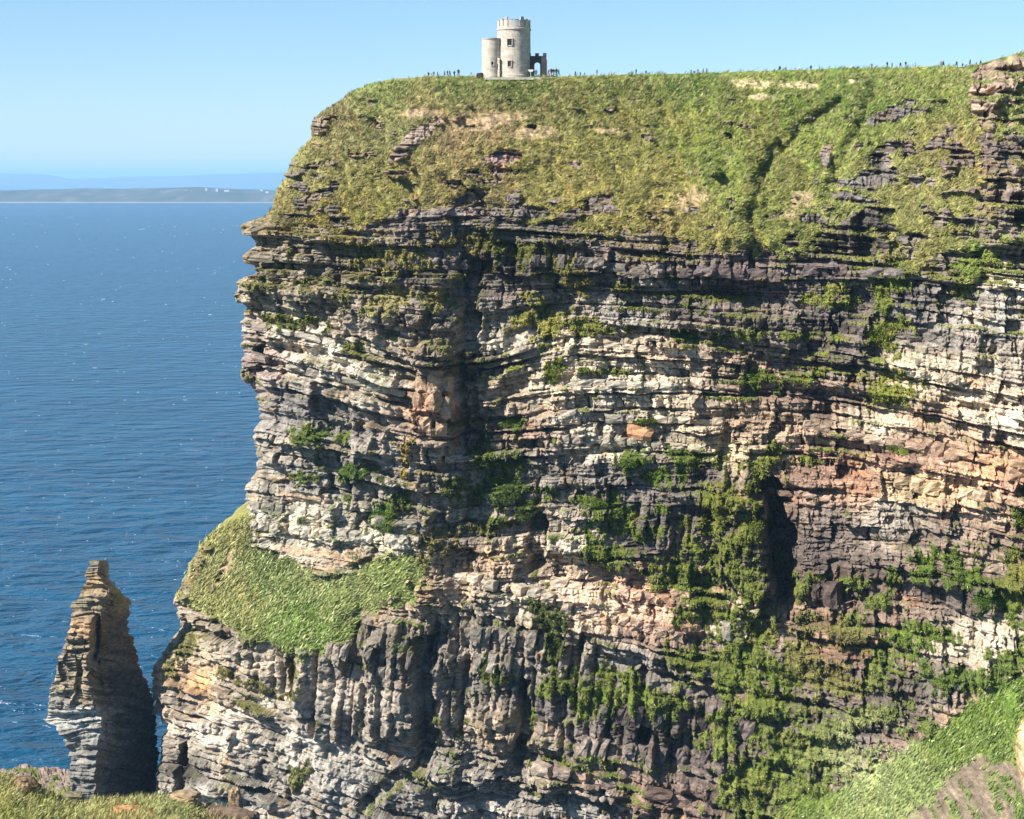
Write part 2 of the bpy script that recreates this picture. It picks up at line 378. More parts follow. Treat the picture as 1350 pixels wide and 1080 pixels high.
ampz = np.where(blobs([(430,580,100,50,10),(400,625,70,14,8),(1180,420,150,26),(1200,700,150,60,6),(840,690,90,50),(760,620,60,24),(1090,720,60,70),(830,415,70,10)], PX, PY) > 0, ampz * .5, ampz)
ampz = np.clip(ampz, .25, 1.5)
D = (bed * ampz + blocks * (.5 + .5 * ampz) + lam) * gr + rough + colm * colz
D = D * rock_zone * (1 - .75 * bare * (PY > 600))
Db = D.copy()
Db[1:-1, 1:-1] = (D[:-2, 1:-1] + D[2:, 1:-1] + D[1:-1, :-2] + D[1:-1, 2:] + 2 * D[1:-1, 1:-1]) / 6
dip = np.abs(np.gradient(T, axis=1)) / (np.abs(np.gradient(T, axis=0)) + .2)
D = D + (Db - D) * np.clip(5 * dip - .15, 0, 1)
# overhanging ledge line over the fluted shale
over = np.where(T < 830, 1.0, 0.0) * ss(530, 560, PX) * (1 - ss(880, 930, PX)) * ss(700, 790, T)
D += over * 2.6 * rock_zone
# big beds that throw the long shadows
def step(x0, x1, t_edge, h, fall=28):
    m = (T < t_edge + (vn(PX / 30, PX * 0, int(t_edge)) - .5) * 5) * ss(t_edge - fall, t_edge - fall * 0.4, T) * ss(x0, x0 + 22, PX + (n2 - .5) * 30) * (1 - ss(x1 - 22, x1, PX + (n1 - .5) * 40))
    return m * h * rock_zone
D += step(640, 1070, 362, 2.6) + step(740, 1000, 472, 3.0) + step(1060, 1380, 462, 2.6) + step(1160, 1380, 604, 2.6) + step(330, 560, 540, 2.4) + step(320, 500, 612, 2.6)
D += step(700, 960, 590, 2.0) + step(300, 420, 318, 2.0) + step(310, 430, 408, 2.0) + step(1180, 1380, 392, 2.6) + step(720, 1000, 1008, 1.8) + step(690, 900, 1025, 2.5) + step(230, 400, 892, 2.2) + step(540, 660, 455, 2.5)
D += step(1140, 1320, 652, 1.8, 14) + step(1040, 1200, 505, 1.6, 18) + step(540, 900, 520, 1.5, 16) + step(1100, 1380, 545, 1.5, 16) + step(330, 560, 470, 1.6, 14) + step(330, 540, 500, 1.6, 14)
# gullies (negative) and ribs (positive)
def cut(pts, w, depth, sharp=0.5):
    return -depth * ss(0, sharp, seg(PX + (n2 - .5) * w * 1.1 + (n3 - .5) * w * 0.5, PY + (n1 - .5) * 10, pts, w))
D += cut([(622,350),(618,420),(614,500),(622,590)], 17, 4.6) + cut([(606,470),(607,590)], 9, 3.5) + cut([(600,380),(560,440)], 14, 3)
D += cut([(708,690),(704,745)], 15, 8) + cut([(608,735),(600,790)], 22, 4) + cut([(1016,645),(1028,700),(1034,785)], 19, 14, .3) + cut([(1018,790),(985,860)], 14, 3)
D += cut([(556,850),(560,920),(556,1010)], 15, 8) + cut([(575,835),(572,870)], 14, 5) + cut([(690,900),(692,960),(684,1005)], 11, 7) + cut([(540,1010),(480,1060)], 14, 4) + cut([(242,985),(236,1050)], 7, 7)
D += cut([(845,890),(850,980)], 9, 5) + cut([(382,870),(386,920)], 7, 4) + cut([(500,855),(505,880)], 10, 4) + cut([(1105,775),(1118,800)], 7, 2) + cut([(1140,330),(1136,290)], 14, 3)
D += cut([(1105,138),(1052,172),(1012,212),(996,235)], 14, 4.0, 0.9) * (.35 + .65 * ss(.25, .5, vn(PX / 14, PY / 10, 58))) + cut([(860,128),(900,165),(935,205)], 12, 2.0, 1.0) + cut([(1150,120),(1120,190),(1090,260)], 14, 2.2, 1.0) - cut([(985,190),(975,260),(968,310)], 34, 3.5, 1.0) + cut([(1000,225),(992,270),(985,335)], 9, 1.8, 0.9) * ss(.3, .6, vn(PX / 14, PY / 14, 59)) + cut([(488,160),(500,172)], 8, 3) + cut([(1310,150),(1318,156)], 12, 5) + cut([(1325,190),(1345,205)], 18, 4) + cut([(1312,240),(1316,262)], 10, 4) + cut([(1335,265),(1345,300)], 12, 4)
D += -cut([(572,470),(574,590)], 28, 3.2) - cut([(975,650),(984,770)], 40, 7.5, 0.6) - cut([(660,690),(668,760)], 20, 3) - cut([(510,860),(520,960)], 34, 3.0) - cut([(1335,920),(1340,1010)], 15, 7) - cut([(640,850),(650,940)], 30, 2) - cut([(755,870),(770,960)],30,2)
D += cut([(670,330),(672,352)], 18, 4) + cut([(770,338),(772,352)], 20, 2.5) + cut([(640,372),(690,380)], 18, 2.5) + cut([(1345,640),(1375,650)], 10, 4) + cut([(430,470),(395,466)], 7, 2.2) + cut([(480,600),(520,640)], 9, 2)
# grass relief: raked tussocks and slumps
rk = rk_0; rp_ = rp_0      # along and across the raked direction
tus = (vn(rp_ / 2.6, rk / 6.0, 51) - 0.5) * 0.7 + (vn(rp_ / 6, rk / 16, 52) - 0.5) * 1.7 + (vn(PX / 9, PY / 6, 56) - 0.5) * 1.2 + (fbm(rp_ / 26, rk / 70, 53, 3) - 0.5) * 6.5 + (n1 - 0.5) * 4.0
D += tus * grass * (1 - .35 * ledge - .35 * slope)
D += moss * (0.3 + (vn(PX / 4.5, PY / 9, 54) - 0.4) * 1.5) * rock_zone
D += outcrop * (9 + (n2 - .5) * 6 + bed * 0.8)
D += np.clip(slope + pillar, 0, 1) * np.clip(below, 0, 300) * 0.17 + scree * ((vn(rp_ / 9, rk / 20, 60) - .5) * 1.0 + (n3 - .5) * 1.0)
# soften the breaks of slope at the nose and the turf edge
BY = base_depth(PX, PY) + 7 * np.exp(-EDGE / 6) + 5 * np.exp(-EDGE / 30) + 7 * np.exp(-np.clip(rows[:, None] - 104, 0, 999) / 6) + 0 * PX
# ledges from the relief itself: places where the wall steps back going up hold turf
Ds = D.copy()
for _ in range(2):
    Ds[1:-1] = (Ds[:-2] + Ds[1:-1] * 2 + Ds[2:]) / 4
lg = np.zeros_like(D); lg[3:] = Ds[3:] - Ds[:-3]
ledge_m = ss(0.9, 2.0, lg) * ss(0.40, 0.62, fbm(PX / 60, PY / 40, 71, 3) + 0.10 * ss(600, 300, PY) - 0.05) * rock_zone
moss = np.clip(np.maximum(np.maximum(moss * rock_zone, ledge_m), .8 * ledge2 * rock_zone), 0, 1)

P = pt(PX, PY, BY)
DIR = np.array([-0.16, -0.985, 0.0])
DX_ = D.copy(); DX_ *= ss(0, 26, EDGE)
P[..., 1] += D * DIR[1]; P[..., 0] += DX_ * DIR[0]
P[..., 0] += (n3 - .5) * 0.3

# ---- colours of the stone, by place
RC = [(335,300,(150,135,108)),(345,345,(140,128,108)),(340,385,(172,158,130)),(420,400,(150,138,112)),(335,440,(168,150,138)),(330,480,(165,145,135)),(390,440,(205,194,172)),(440,470,(212,202,182)),(500,510,(205,195,172)),(480,430,(165,152,135)),
 (570,540,(196,150,112)),(585,500,(150,132,110)),(450,560,(132,127,120)),(380,545,(118,114,110)),(380,600,(165,155,138)),(420,625,(130,126,120)),(400,690,(205,196,172)),(500,700,(205,196,172)),(345,690,(205,198,178)),(530,620,(150,144,132)),(620,480,(120,112,105)),(570,455,(128,112,98)),
 (700,340,(82,74,72)),(640,345,(95,86,82)),(560,340,(125,112,102)),(620,380,(110,100,92)),(900,350,(102,90,88)),(980,365,(112,94,92)),(1100,355,(112,100,98)),(1250,370,(118,108,104)),(900,400,(104,94,90)),(850,372,(150,138,125)),(830,415,(152,146,140)),(1000,400,(110,98,94)),(1100,420,(92,84,80)),(1300,420,(160,154,144)),(1200,400,(118,110,106)),(1250,440,(145,138,130)),
 (650,450,(190,180,160)),(800,452,(205,188,158)),(880,462,(195,172,142)),(850,500,(212,200,178)),(720,510,(190,176,150)),(650,530,(165,145,122)),(700,570,(150,125,105)),(770,520,(205,194,172)),(780,560,(215,204,182)),(700,610,(128,120,114)),(800,590,(210,198,172)),(780,620,(150,142,132)),(900,540,(205,186,155)),(960,480,(150,128,108)),(1010,510,(140,112,95)),(1000,560,(178,152,122)),(960,600,(215,196,150)),(1090,470,(95,85,80)),(1080,520,(130,108,95)),
 (1235,490,(222,205,172)),(1330,490,(185,170,150)),(1150,560,(215,195,165)),(1300,530,(205,186,158)),(1340,560,(215,200,178)),(1230,550,(175,148,120)),(1120,590,(165,128,106)),(1080,600,(150,110,92)),(1180,600,(160,124,102)),(1310,620,(225,175,120)),(1340,640,(190,146,118)),(1250,600,(170,135,105)),(1130,640,(172,128,98)),(1200,645,(228,200,150)),(1220,655,(226,184,120)),(1290,650,(225,192,150)),(1060,640,(150,118,98)),
 (1100,690,(105,92,86)),(1060,720,(98,86,82)),(1200,670,(150,142,132)),(1170,690,(165,155,140)),(1250,700,(128,114,104)),(1330,720,(150,128,110)),(1150,740,(112,98,88)),(1090,780,(98,80,76)),(1180,790,(125,105,92)),(1270,790,(120,105,98)),(1290,840,(205,190,165)),(1320,700,(145,122,102)),
 (800,640,(110,102,98)),(860,690,(92,84,80)),(850,720,(96,84,80)),(880,660,(100,92,90)),(760,720,(218,204,182)),(740,750,(212,190,162)),(820,770,(210,170,140)),(860,810,(200,160,130)),(780,800,(215,188,158)),(900,820,(185,142,108)),(850,840,(170,140,118)),(600,775,(195,176,150)),(680,790,(195,182,158)),(660,740,(185,160,130)),(560,775,(180,150,110)),(640,790,(170,158,142)),
 (540,680,(152,142,128)),(600,700,(130,122,110)),(960,820,(200,190,165)),(830,860,(150,145,138)),(640,830,(130,122,110)),(450,870,(130,120,108)),(400,880,(150,138,122)),(620,900,(118,112,106)),(700,870,(125,116,104)),(720,930,(102,95,92)),(850,960,(92,82,80)),(940,960,(98,86,82)),(900,1000,(100,88,84)),(830,870,(140,134,125)),(760,960,(120,108,100)),(680,960,(168,150,125)),
 (330,860,(150,140,122)),(300,900,(172,158,138)),(265,905,(212,160,90)),(250,850,(150,138,112)),(350,925,(190,178,160)),(420,930,(160,150,138)),(300,960,(165,156,142)),(400,985,(178,170,156)),(235,920,(128,118,105)),(300,1040,(152,146,136)),(460,960,(120,112,102)),(450,1030,(135,130,122)),(500,1050,(120,114,108)),(600,1010,(135,128,120)),(640,1050,(138,132,125)),(700,1060,(130,124,116)),(760,1060,(145,142,136)),(760,1020,(150,128,112)),(860,1050,(138,110,94)),(240,760,(135,125,105)),(235,800,(165,150,128)),(230,1010,(112,106,96)),(540,860,(95,88,80)),
 (1000,880,(110,98,88)),(1080,820,(150,118,90)),(1130,850,(145,112,88)),(1100,960,(105,94,90)),(1180,920,(110,98,92)),(1210,900,(130,122,112)),(1150,900,(120,105,95)),(1300,130,(178,150,130)),(1330,90,(170,145,120)),(1300,200,(120,105,98)),(1330,200,(105,94,88)),(1320,240,(165,145,128)),(1330,280,(110,98,90)),(1320,330,(150,138,122)),(1335,372,(225,208,180)),(1320,400,(165,158,148)),(1340,950,(235,190,135)),(1335,990,(225,180,140)),
 (545,190,(152,132,118)),(420,160,(145,130,105)),(410,262,(105,98,90)),(600,285,(128,116,112)),(650,270,(115,108,104)),(670,210,(165,135,128)),(1150,240,(120,112,108)),(1180,155,(112,104,102)),(1130,300,(88,80,76)),(1000,700,(90,80,74)),(730,310,(100,92,88)),(930,620,(100,90,84))]
GC = [(430,140,(118,112,72)),(500,125,(122,138,68)),(600,112,(105,125,55)),(680,108,(92,115,45)),(800,110,(108,122,48)),(900,105,(95,125,45)),(450,190,(140,138,82)),(400,240,(140,142,78)),(510,170,(140,145,88)),(560,150,(150,148,88)),(600,180,(158,138,98)),(500,240,(142,142,66)),(560,230,(160,150,84)),(620,220,(160,145,86)),
 (650,170,(155,140,92)),(720,160,(125,128,62)),(780,190,(140,142,62)),(820,160,(128,130,55)),(850,230,(152,150,68)),(700,230,(150,148,70)),(760,260,(158,150,70)),(900,180,(135,148,55)),(950,220,(120,145,50)),(980,270,(138,150,62)),(880,290,(150,138,72)),(940,300,(148,145,70)),(1000,180,(122,132,48)),(1060,140,(112,135,48)),(1130,125,(105,132,48)),
 (1200,110,(118,138,52)),(1250,100,(122,138,58)),(1080,200,(125,145,52)),(1040,240,(135,140,60)),(1100,260,(135,148,66)),(1200,240,(145,148,80)),(1250,200,(148,140,75)),(1250,300,(145,150,76)),(1200,330,(150,150,78)),(1290,340,(120,145,50)),(440,280,(142,135,62)),(480,290,(145,145,60)),(380,280,(125,120,65)),(640,250,(140,130,76)),(1340,130,(118,138,66)),
 (270,760,(145,142,88)),(300,710,(135,135,72)),(300,800,(150,152,86)),(360,770,(112,132,66)),(400,820,(112,140,56)),(460,780,(135,150,84)),(520,760,(128,148,72)),(420,760,(140,152,90)),(360,735,(95,115,55)),(1250,960,(112,136,52)),(1330,920,(110,138,50)),(1180,1010,(132,150,82)),(1130,1050,(140,160,90)),(1330,1050,(105,128,58)),
 (700,430,(140,148,55)),(730,487,(118,140,35)),(500,340,(140,140,65)),(512,397,(160,165,95)),(420,372,(130,135,75)),(680,320,(105,115,45)),(640,650,(88,112,40)),(675,558,(95,120,32)),(800,670,(105,132,35)),(960,660,(122,135,42)),(980,740,(112,128,45)),(900,760,(112,132,40)),(930,820,(110,128,42)),(1000,900,(112,135,42)),(1000,1000,(118,140,48)),(1060,1040,(120,142,55)),(1150,1010,(178,190,125)),
 (790,905,(118,142,45)),(735,840,(82,98,42)),(660,880,(98,115,52)),(1200,840,(105,135,40)),(1160,440,(128,145,48)),(1165,515,(138,152,45)),(1190,588,(112,138,40)),(1000,500,(100,122,38)),(900,440,(95,115,35)),(408,570,(98,125,40)),(505,680,(92,128,38)),(1270,770,(98,125,38)),(1100,860,(135,130,70)),(1340,760,(125,135,50)),(395,430,(105,120,45)),(1180,380,(118,138,42)),(1250,890,(95,122,42)),(1300,790,(90,122,35)),(470,620,(80,108,35)),(540,610,(160,145,50)),(575,712,(135,132,75)),(345,905,(120,125,62)),(860,620,(92,122,32)),(240,870,(130,130,70))]
wx = PX + (n1 - .5) * 60 + (n2 - .5) * 14; wy = PY + (n1 - .5) * 24 + (n2 - .5) * 14
K_ROCK, K_GRASS = 0.85, 0.77
rockc = idw(RC, wx, wy, 2.0) * K_ROCK
tone = 1 + (vn(PX / 40, PY / 12, 48) - .5) * 0.5 + (n3 - .5) * 0.5 + (h2(I + 40, 12, 3) - 0.5) * 0.40 + blk * np.where(hard[I], 0.35, 0.12) * gr + (vn(PX / 60, T / 1.7, 55) - .5) * .4
tone *= 1 - 0.25 * joint * gr
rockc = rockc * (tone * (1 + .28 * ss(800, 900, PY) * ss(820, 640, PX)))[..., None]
strk = vn(PX / 5, PY / 70, 81) * vn(PX / 40, PY / 60, 82)                                    # damp stains running down
rockc = rockc * (1 - 0.42 * ss(0.30, 0.6, strk))[..., None]
rust = ss(0.66, 0.8, fbm(PX / 20, PY / 20, 83, 3))[..., None]
rockc = rockc * (1 + rust * (np.array([0.22, 0.02, -0.2]) ))
grey = rockc.mean(-1, keepdims=True)
rockc = (grey + (rockc - grey) * 0.74) * np.array([1.05, 1.0, 0.92]); rockc = rockc / (0.86 + 0.75 * grey)
grassc = idw(GC, wx, wy, 1.3) * K_GRASS
gmix = fbm(rp_ / 7, rk / 20, 85, 3)
grassc = grassc * (0.80 + 0.40 * gmix)[..., None]
dry = ss(0.52, 0.7, fbm(rp_ / 12, rk / 30, 86, 3))[..., None]
grassc = grassc * (1 + dry * np.array([0.20, 0.08, 0.12]))
upc = ss(340, 250, PY)[..., None]; grassc = grassc * (1 + upc * np.array([0.03, 0.03, 0.0]))
fleck = ss(.60, .72, vn(PX / 3.2, PY / 2.2, 88))[..., None] * upc; grassc = grassc * (1 - fleck * .4) + lin((188, 172, 118)) * K_GRASS * fleck * .4
ggr = grassc.mean(-1, keepdims=True); grassc = (ggr + (grassc - ggr) * 0.86) * np.array([1.03, 0.98, .86]); grassc = grassc * (1 + .32 * ledge[..., None]) * (1 - rock_zone[..., None] * np.array([.15, .22, .12]))
soil = lin((186, 158, 128)) * 0.7
barec = np.where((PY < 140)[..., None] & (PX > 930)[..., None], lin((205, 185, 145)) * 0.75, soil) * (0.8 + 0.5 * n3)[..., None]
gm = np.clip(grass + moss, 0, 1)[..., None]
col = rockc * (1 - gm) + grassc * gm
bm_ = (bare * np.maximum(ss(0.35, 0.6, n3 + 0.15), (PY > 600) * .9))[..., None] * np.clip(up * (1 - rp) + ledge * .9 + (PY > 600) * (PX < 480), 0, 1)[..., None]
col = col * (1 - bm_ * 0.85) + barec * bm_ * 0.85
scc = lin((138, 122, 102)) * 0.7 * (0.7 + 0.2 * vn(rp_ / 2.5, rk / 40, 87) + .5 * (n3 - .5) + .4 * vn(rp_ / 9, rk / 60, 89))[..., None]
col = col * (1 - scree[..., None]) + scc * scree[..., None]
col = np.clip(col, 0.01, 0.9)

# ---- assemble the cliff: face, seaward side, plateau
nw = 40
sw = (np.linspace(0, 1, nw + 1)[1:][::-1] ** 1.6 * 90)
Wp = P[:, 0][:, None, :] + sw[None, :, None] * np.array([0.06, 1.0, 0.0])
Wp[..., 0] += (vn(sw[None, :] / 6 + rows[:, None] * 0, rows[:, None] / 8.0, 91) - .5) * 2.0 * ss(0, 8, sw)[None, :]
Wc = np.repeat(col[:, :1], nw, 1)
FULL = np.concatenate([Wp, P], 1); FC = np.concatenate([Wc, col], 1)
V0 = FULL.reshape(-1, 3); c0 = FC.reshape(-1, 3)
ke = np.arange(3, 330, 3)
EXT = np.stack([2 * P[:, -1:, 0] - P[:, -1 - ke, 0], 2 * P[:, -1:, 1] - P[:, -1 - ke, 1], P[:, -1:, 2] + 0 * P[:, -1 - ke, 2]], -1)
FULL = np.concatenate([FULL, EXT], 1); FC = np.concatenate([FC, col[:, -1 - ke]], 1); V0 = FULL.reshape(-1, 3); c0 = FC.reshape(-1, 3)
f0 = grid_faces(NR, NC + nw + len(ke))
npl = 14
spl = np.linspace(0, 1, npl) ** 1.8 * 320
tp = np.concatenate([P[0], EXT[0]], 0)
PL = tp[None] + spl[:, None, None] * np.array([0, 1.0, -0.006])
PLc = np.broadcast_to(lin((110, 130, 55)) * K_GRASS, PL.shape)
f1 = grid_faces(npl, NC + len(ke), len(V0))[:, ::-1]
cliff = mesh_np('sea_cliff', np.concatenate([V0, PL.reshape(-1, 3)]), np.concatenate([f0, f1]), M_ROCK, np.concatenate([c0, PLc.reshape(-1, 3)]))
tag(cliff, 'layered sandstone and shale sea cliff topped with grass, standing behind the sea stack', kind='structure')

# ------------------------------------------------------------------ grid look-ups
def at(px, py):
    """indices of the cliff grid nearest to a photograph position"""
    r = np.clip(np.searchsorted(rows, np.asarray(py, float)), 1, NR - 2)
    u = (np.asarray(px, float) - xL[r]) / (1380 - xL[r])
    return r, np.clip((u * (NC - 1)).round().astype(int), 0, NC - 1)

# surface normals
Nx = np.zeros_like(P); a = np.gradient(P, axis=1); b_ = np.gradient(P, axis=0)
Nx = np.cross(b_, a); Nx /= np.linalg.norm(Nx, axis=-1, keepdims=True) + 1e-9
Nx = np.where((Nx[..., 1:2] > 0), -Nx, Nx)

def blades(name, base, nrm, colr, lean, lo, hi, wd, per=3, spread=0.55, mat=M_BLADE, seed=3, flat=0.5):
    """tufts: `per` tapering blades from each base point"""
    r = np.random.default_rng(seed); n = len(base)
    B = np.repeat(base, per, 0); N_ = np.repeat(nrm, per, 0); Cc = np.repeat(colr, per, 0); m = len(B)
    Ln = np.repeat(lean, per, 0) if np.ndim(lean) == 2 else np.broadcast_to(np.array(lean, float), (m, 3))
    d = Ln + N_ * 0.5 + r.normal(0, spread, (m, 3)); d /= np.linalg.norm(d, axis=1, keepdims=True)
    L_ = r.uniform(lo, hi, (m, 1)); w = r.uniform(wd * 0.6, wd * 1.3, (m, 1))
    side = np.cross(d, N_ + r.normal(0, flat, (m, 3))); side /= np.linalg.norm(side, axis=1, keepdims=True) + 1e-9
    B = B + r.normal(0, lo * 0.5, (m, 3)) * np.array([1, 0.3, 1])
    v = np.empty((m, 3, 3)); v[:, 0] = B - side * w; v[:, 1] = B + side * w; v[:, 2] = B + d * L_
    Cc = Cc * r.uniform(0.68, 1.4, (m, 1))
    cc = np.repeat(Cc[:, None], 3, 1); cc[:, 2] *= 1.15
    return mesh_np(name, v.reshape(-1, 3), np.arange(m * 3).reshape(-1, 3), mat, cc.reshape(-1, 3))

def pick(weight, n, seed):
    r = np.random.default_rng(seed); w = weight.ravel().astype(float).copy(); w[w < 0.15] = 0
    cs = np.cumsum(w); idx = np.searchsorted(cs, r.random(n) * cs[-1]); return np.clip(idx, 0, w.size - 1)

Pf, Nf, Gf = P.reshape(-1, 3), Nx.reshape(-1, 3), grassc.reshape(-1, 3)
rr = np.random.default_rng(17)
edge_ok = np.where(EDGE > 2.0, 1.0, 0.0)
def straw(c, frac, seed, tone_=(208, 200, 140), k=0.62):
    r = np.random.default_rng(seed); m = r.random(len(c)) < frac
    c = c.copy(); c[m] = lin(tone_) * k * r.uniform(0.7, 1.1, (m.sum(), 1)); return c
clump = 0.25 + ss(0.42, 0.62, vn(rp_ / 2.6, rk / 5.0, 57) * .6 + n3 * .4)
w_up = clump * up * (1 - rp) * edge_ok * (1 - 0.75 * bare) * (1 - (rows[:, None] < 110) * 0.5)
i = pick(w_up, 110000, 41)
o = blades('slope_grass', Pf[i], Nf[i], straw(Gf[i], 0.17, 1, (205, 192, 140)), (0.75, -0.2, 0.45), 0.45, 1.25, 0.11, 2, 0.25, seed=4)
tag(o, 'windblown green and straw coloured grass covering the slope under the tower', kind='stuff')
i = pick(clump * ledge * edge_ok * (1 - bare), 21000, 42)
o = blades('ledge_grass', Pf[i], Nf[i], straw(Gf[i], 0.24, 2, (212, 212, 150), .8), (0.85, -0.15, 0.6), 0.8, 2.1, 0.16, 3, 0.2, seed=5)
tag(o, 'long bright grass bent by the wind on the broad ledge of the headland', kind='stuff')
i = pick(clump * slope * (1 - scree * 0.9), 15000, 43)
o = blades('hollow_grass', Pf[i], Nf[i], straw(Gf[i], 0.08, 3, (205, 210, 150)), (0.8, -0.15, 0.5), 0.6, 1.5, 0.15, 3, 0.2, seed=6)
tag(o, 'vivid green grass on the steep bank beside the bare scree, lower corner', kind='stuff')
mo = moss * (1 - grass) * edge_ok
i = pick(mo, 70000, 44)
o = blades('cliff_turf', Pf[i], Nf[i], straw(Gf[i], 0.05, 4, (185, 185, 110)), (0.15, -0.5, -0.5), 0.3, 0.85, 0.13, 2, 0.4, mat=M_BLADE, seed=7)
tag(o, 'mats of turf and sea plants hanging on the ledges of the rock face', kind='stuff')

# flowering white cow parsley patch low on the right
i = pick(ss(0.0, 0.3, blobs([(1150,1010,34,28,-30),(1120,1055,26,34),(1100,1075,30,14)], PX, PY) + tear * 0.5) * ss(.5, .6, n2), 1500, 46)
o = blades('pale_flowers', Pf[i] + np.array([0, -0.6, 0.3]), Nf[i], np.tile(lin((205, 212, 150)) * 0.65, (len(i), 1)), (0, -0.4, 0.6), 0.2, 0.5, 0.14, 3, 0.6, seed=9)
tag(o, 'pale cream flower heads scattered over the green growth below the scree', kind='stuff')

# ------------------------------------------------------------------ scrub: single cushions
def leaf_cushion(name, px, py, rx, ry, label, tone_=(95, 120, 32), n=None, droop=0.0, seed=0):
    r = np.random.default_rng(seed + 100)
    ri, ci = at(px, py); c = P[ri, ci]; s = BY[ri, ci] / F
    RX, RZ, RY = rx * s * .85, ry * s * .85, min(rx, ry) * s * 0.6
    n = n or int(300 + rx * ry * 3.4)
    u = r.normal(size=(n, 3)); u /= np.linalg.norm(u, axis=1, keepdims=True)
    lump = 0.45 + 0.8 * vn(u[:, 0] * 3.2 + seed + 9, u[:, 2] * 3.2 + 15, 93)
    rad = r.random((n, 1)) ** 0.3 * lump[:, None]
    p = u * rad * np.array([RX, RY, RZ]); nrm = u * np.array([1, 1, 1])
    d = u + r.normal(0, 0.5, (n, 3)) + np.array([0, -0.3, -droop]); d /= np.linalg.norm(d, axis=1, keepdims=True)
    side = np.cross(d, r.normal(size=(n, 3))); side /= np.linalg.norm(side, axis=1, keepdims=True)
    L_ = r.uniform(0.16, 0.38, (n, 1)); w = r.uniform(0.06, 0.13, (n, 1))
    v = np.stack([p - side * w * .4, p + d * L_ * .5 - side * w, p + d * L_, p + d * L_ * .5 + side * w], 1)
    cc = (lin(tone_) * K_GRASS * np.array([1.1, .95, .95]))[None] * r.uniform(0.55, 1.3, (n, 1))
    o = mesh_np(name, v.reshape(-1, 3), np.arange(n * 4).reshape(-1, 4), M_LEAF, np.repeat(cc, 4, 0), parent=None)
    o.location = tuple(float(q) for q in c + np.array([0, -RY * 0.25, 0]))
    return tag(o, label, 'shrub', 'cushions of scrub rooted on the cliff ledges')
SH = [(675,558,19,8,'rounded dark green cushion plant on a pale ledge right of the shadowed cleft',(88,115,30),0),
 (640,605,15,17,'tall dark shrub at the top of the big green thicket right of the cleft',(72,98,32),0),
 (620,655,20,20,'shrub at the left edge of the thicket beneath the shadowed cleft',(86,108,38),0),
 (672,650,24,20,'broad dark shrub in the middle of the thicket beneath the cleft',(78,104,36),0),
 (690,680,17,13,'dark shrub hanging over the mouth of the black cave below the thicket',(70,94,34),0.5),
 (784,660,30,11,'long bright green mat of leaves on dark shale left of the hanging garden',(104,134,30),0.3),
 (828,605,18,9,'small green cushion left of the larger bush above dark shale',(98,122,34),0),
 (860,628,21,10,'green cushion drooping over a square dark shale buttress',(92,122,30),0.6),
 (906,599,27,12,'wide dark green bush beneath the pale sandstone beds at the cliff centre',(88,114,32),0.2),
 (855,554,19,5,'flat green tuft growing on top of the orange stained block',(92,112,40),0),
 (410,569,19,11,'green bush on grey shale near the seaward edge of the cliff',(98,126,40),0),
 (490,622,14,9,'dark green bush over a small shadowed hollow in grey shale',(74,104,30),0.3),
 (507,682,19,23,'bright green bush against the pale block wall above the grassy ledge',(92,130,34),0.2),
 (731,487,14,15,'lime green hanging tuft below the thick upper turf at the cliff centre',(122,142,30),0.6),
 (1000,497,24,9,'bright green tuft overhanging the pale beds near the cliff centre',(104,130,32),0.5),
 (1190,588,26,7,'long green cushion on reddish rock towards the right of the face',(108,138,40),0),
 (1163,440,20,14,'green bush in the mossy gully of the upper right face',(122,144,44),0.3),
 (1215,742,15,12,'small bush on brown rock right of the shale fan',(105,130,42),0),
 (1268,758,17,13,'larger bush with dark underside, middle one of the right hand scrub',(100,126,38),0.2),
 (1300,792,20,14,'rounded vivid green bush lowest of the right hand scrub',(88,126,32),0),
 (1345,680,13,16,'bright green bush cut by the right edge beside orange rock',(118,142,34),0.5),
 (735,845,20,22,'dark shrub hanging below the overhang line at the cliff centre',(74,96,38),0.4),
 (955,665,20,26,'hanging curtain of yellow green plants left of the black cave',(126,140,40),0.9),
 (995,690,15,26,'mossy curtain on the rib edge touching the black cave',(112,128,38),0.8),
 (1010,690,9,8,'small bright tuft sticking out over the black cave',(105,142,30),0.1)]
for k, (x, y, rx, ry, lb, tn, dr) in enumerate(SH):
    leaf_cushion('scrub_bush', x, y, rx, ry, lb, tn, droop=dr, seed=k)

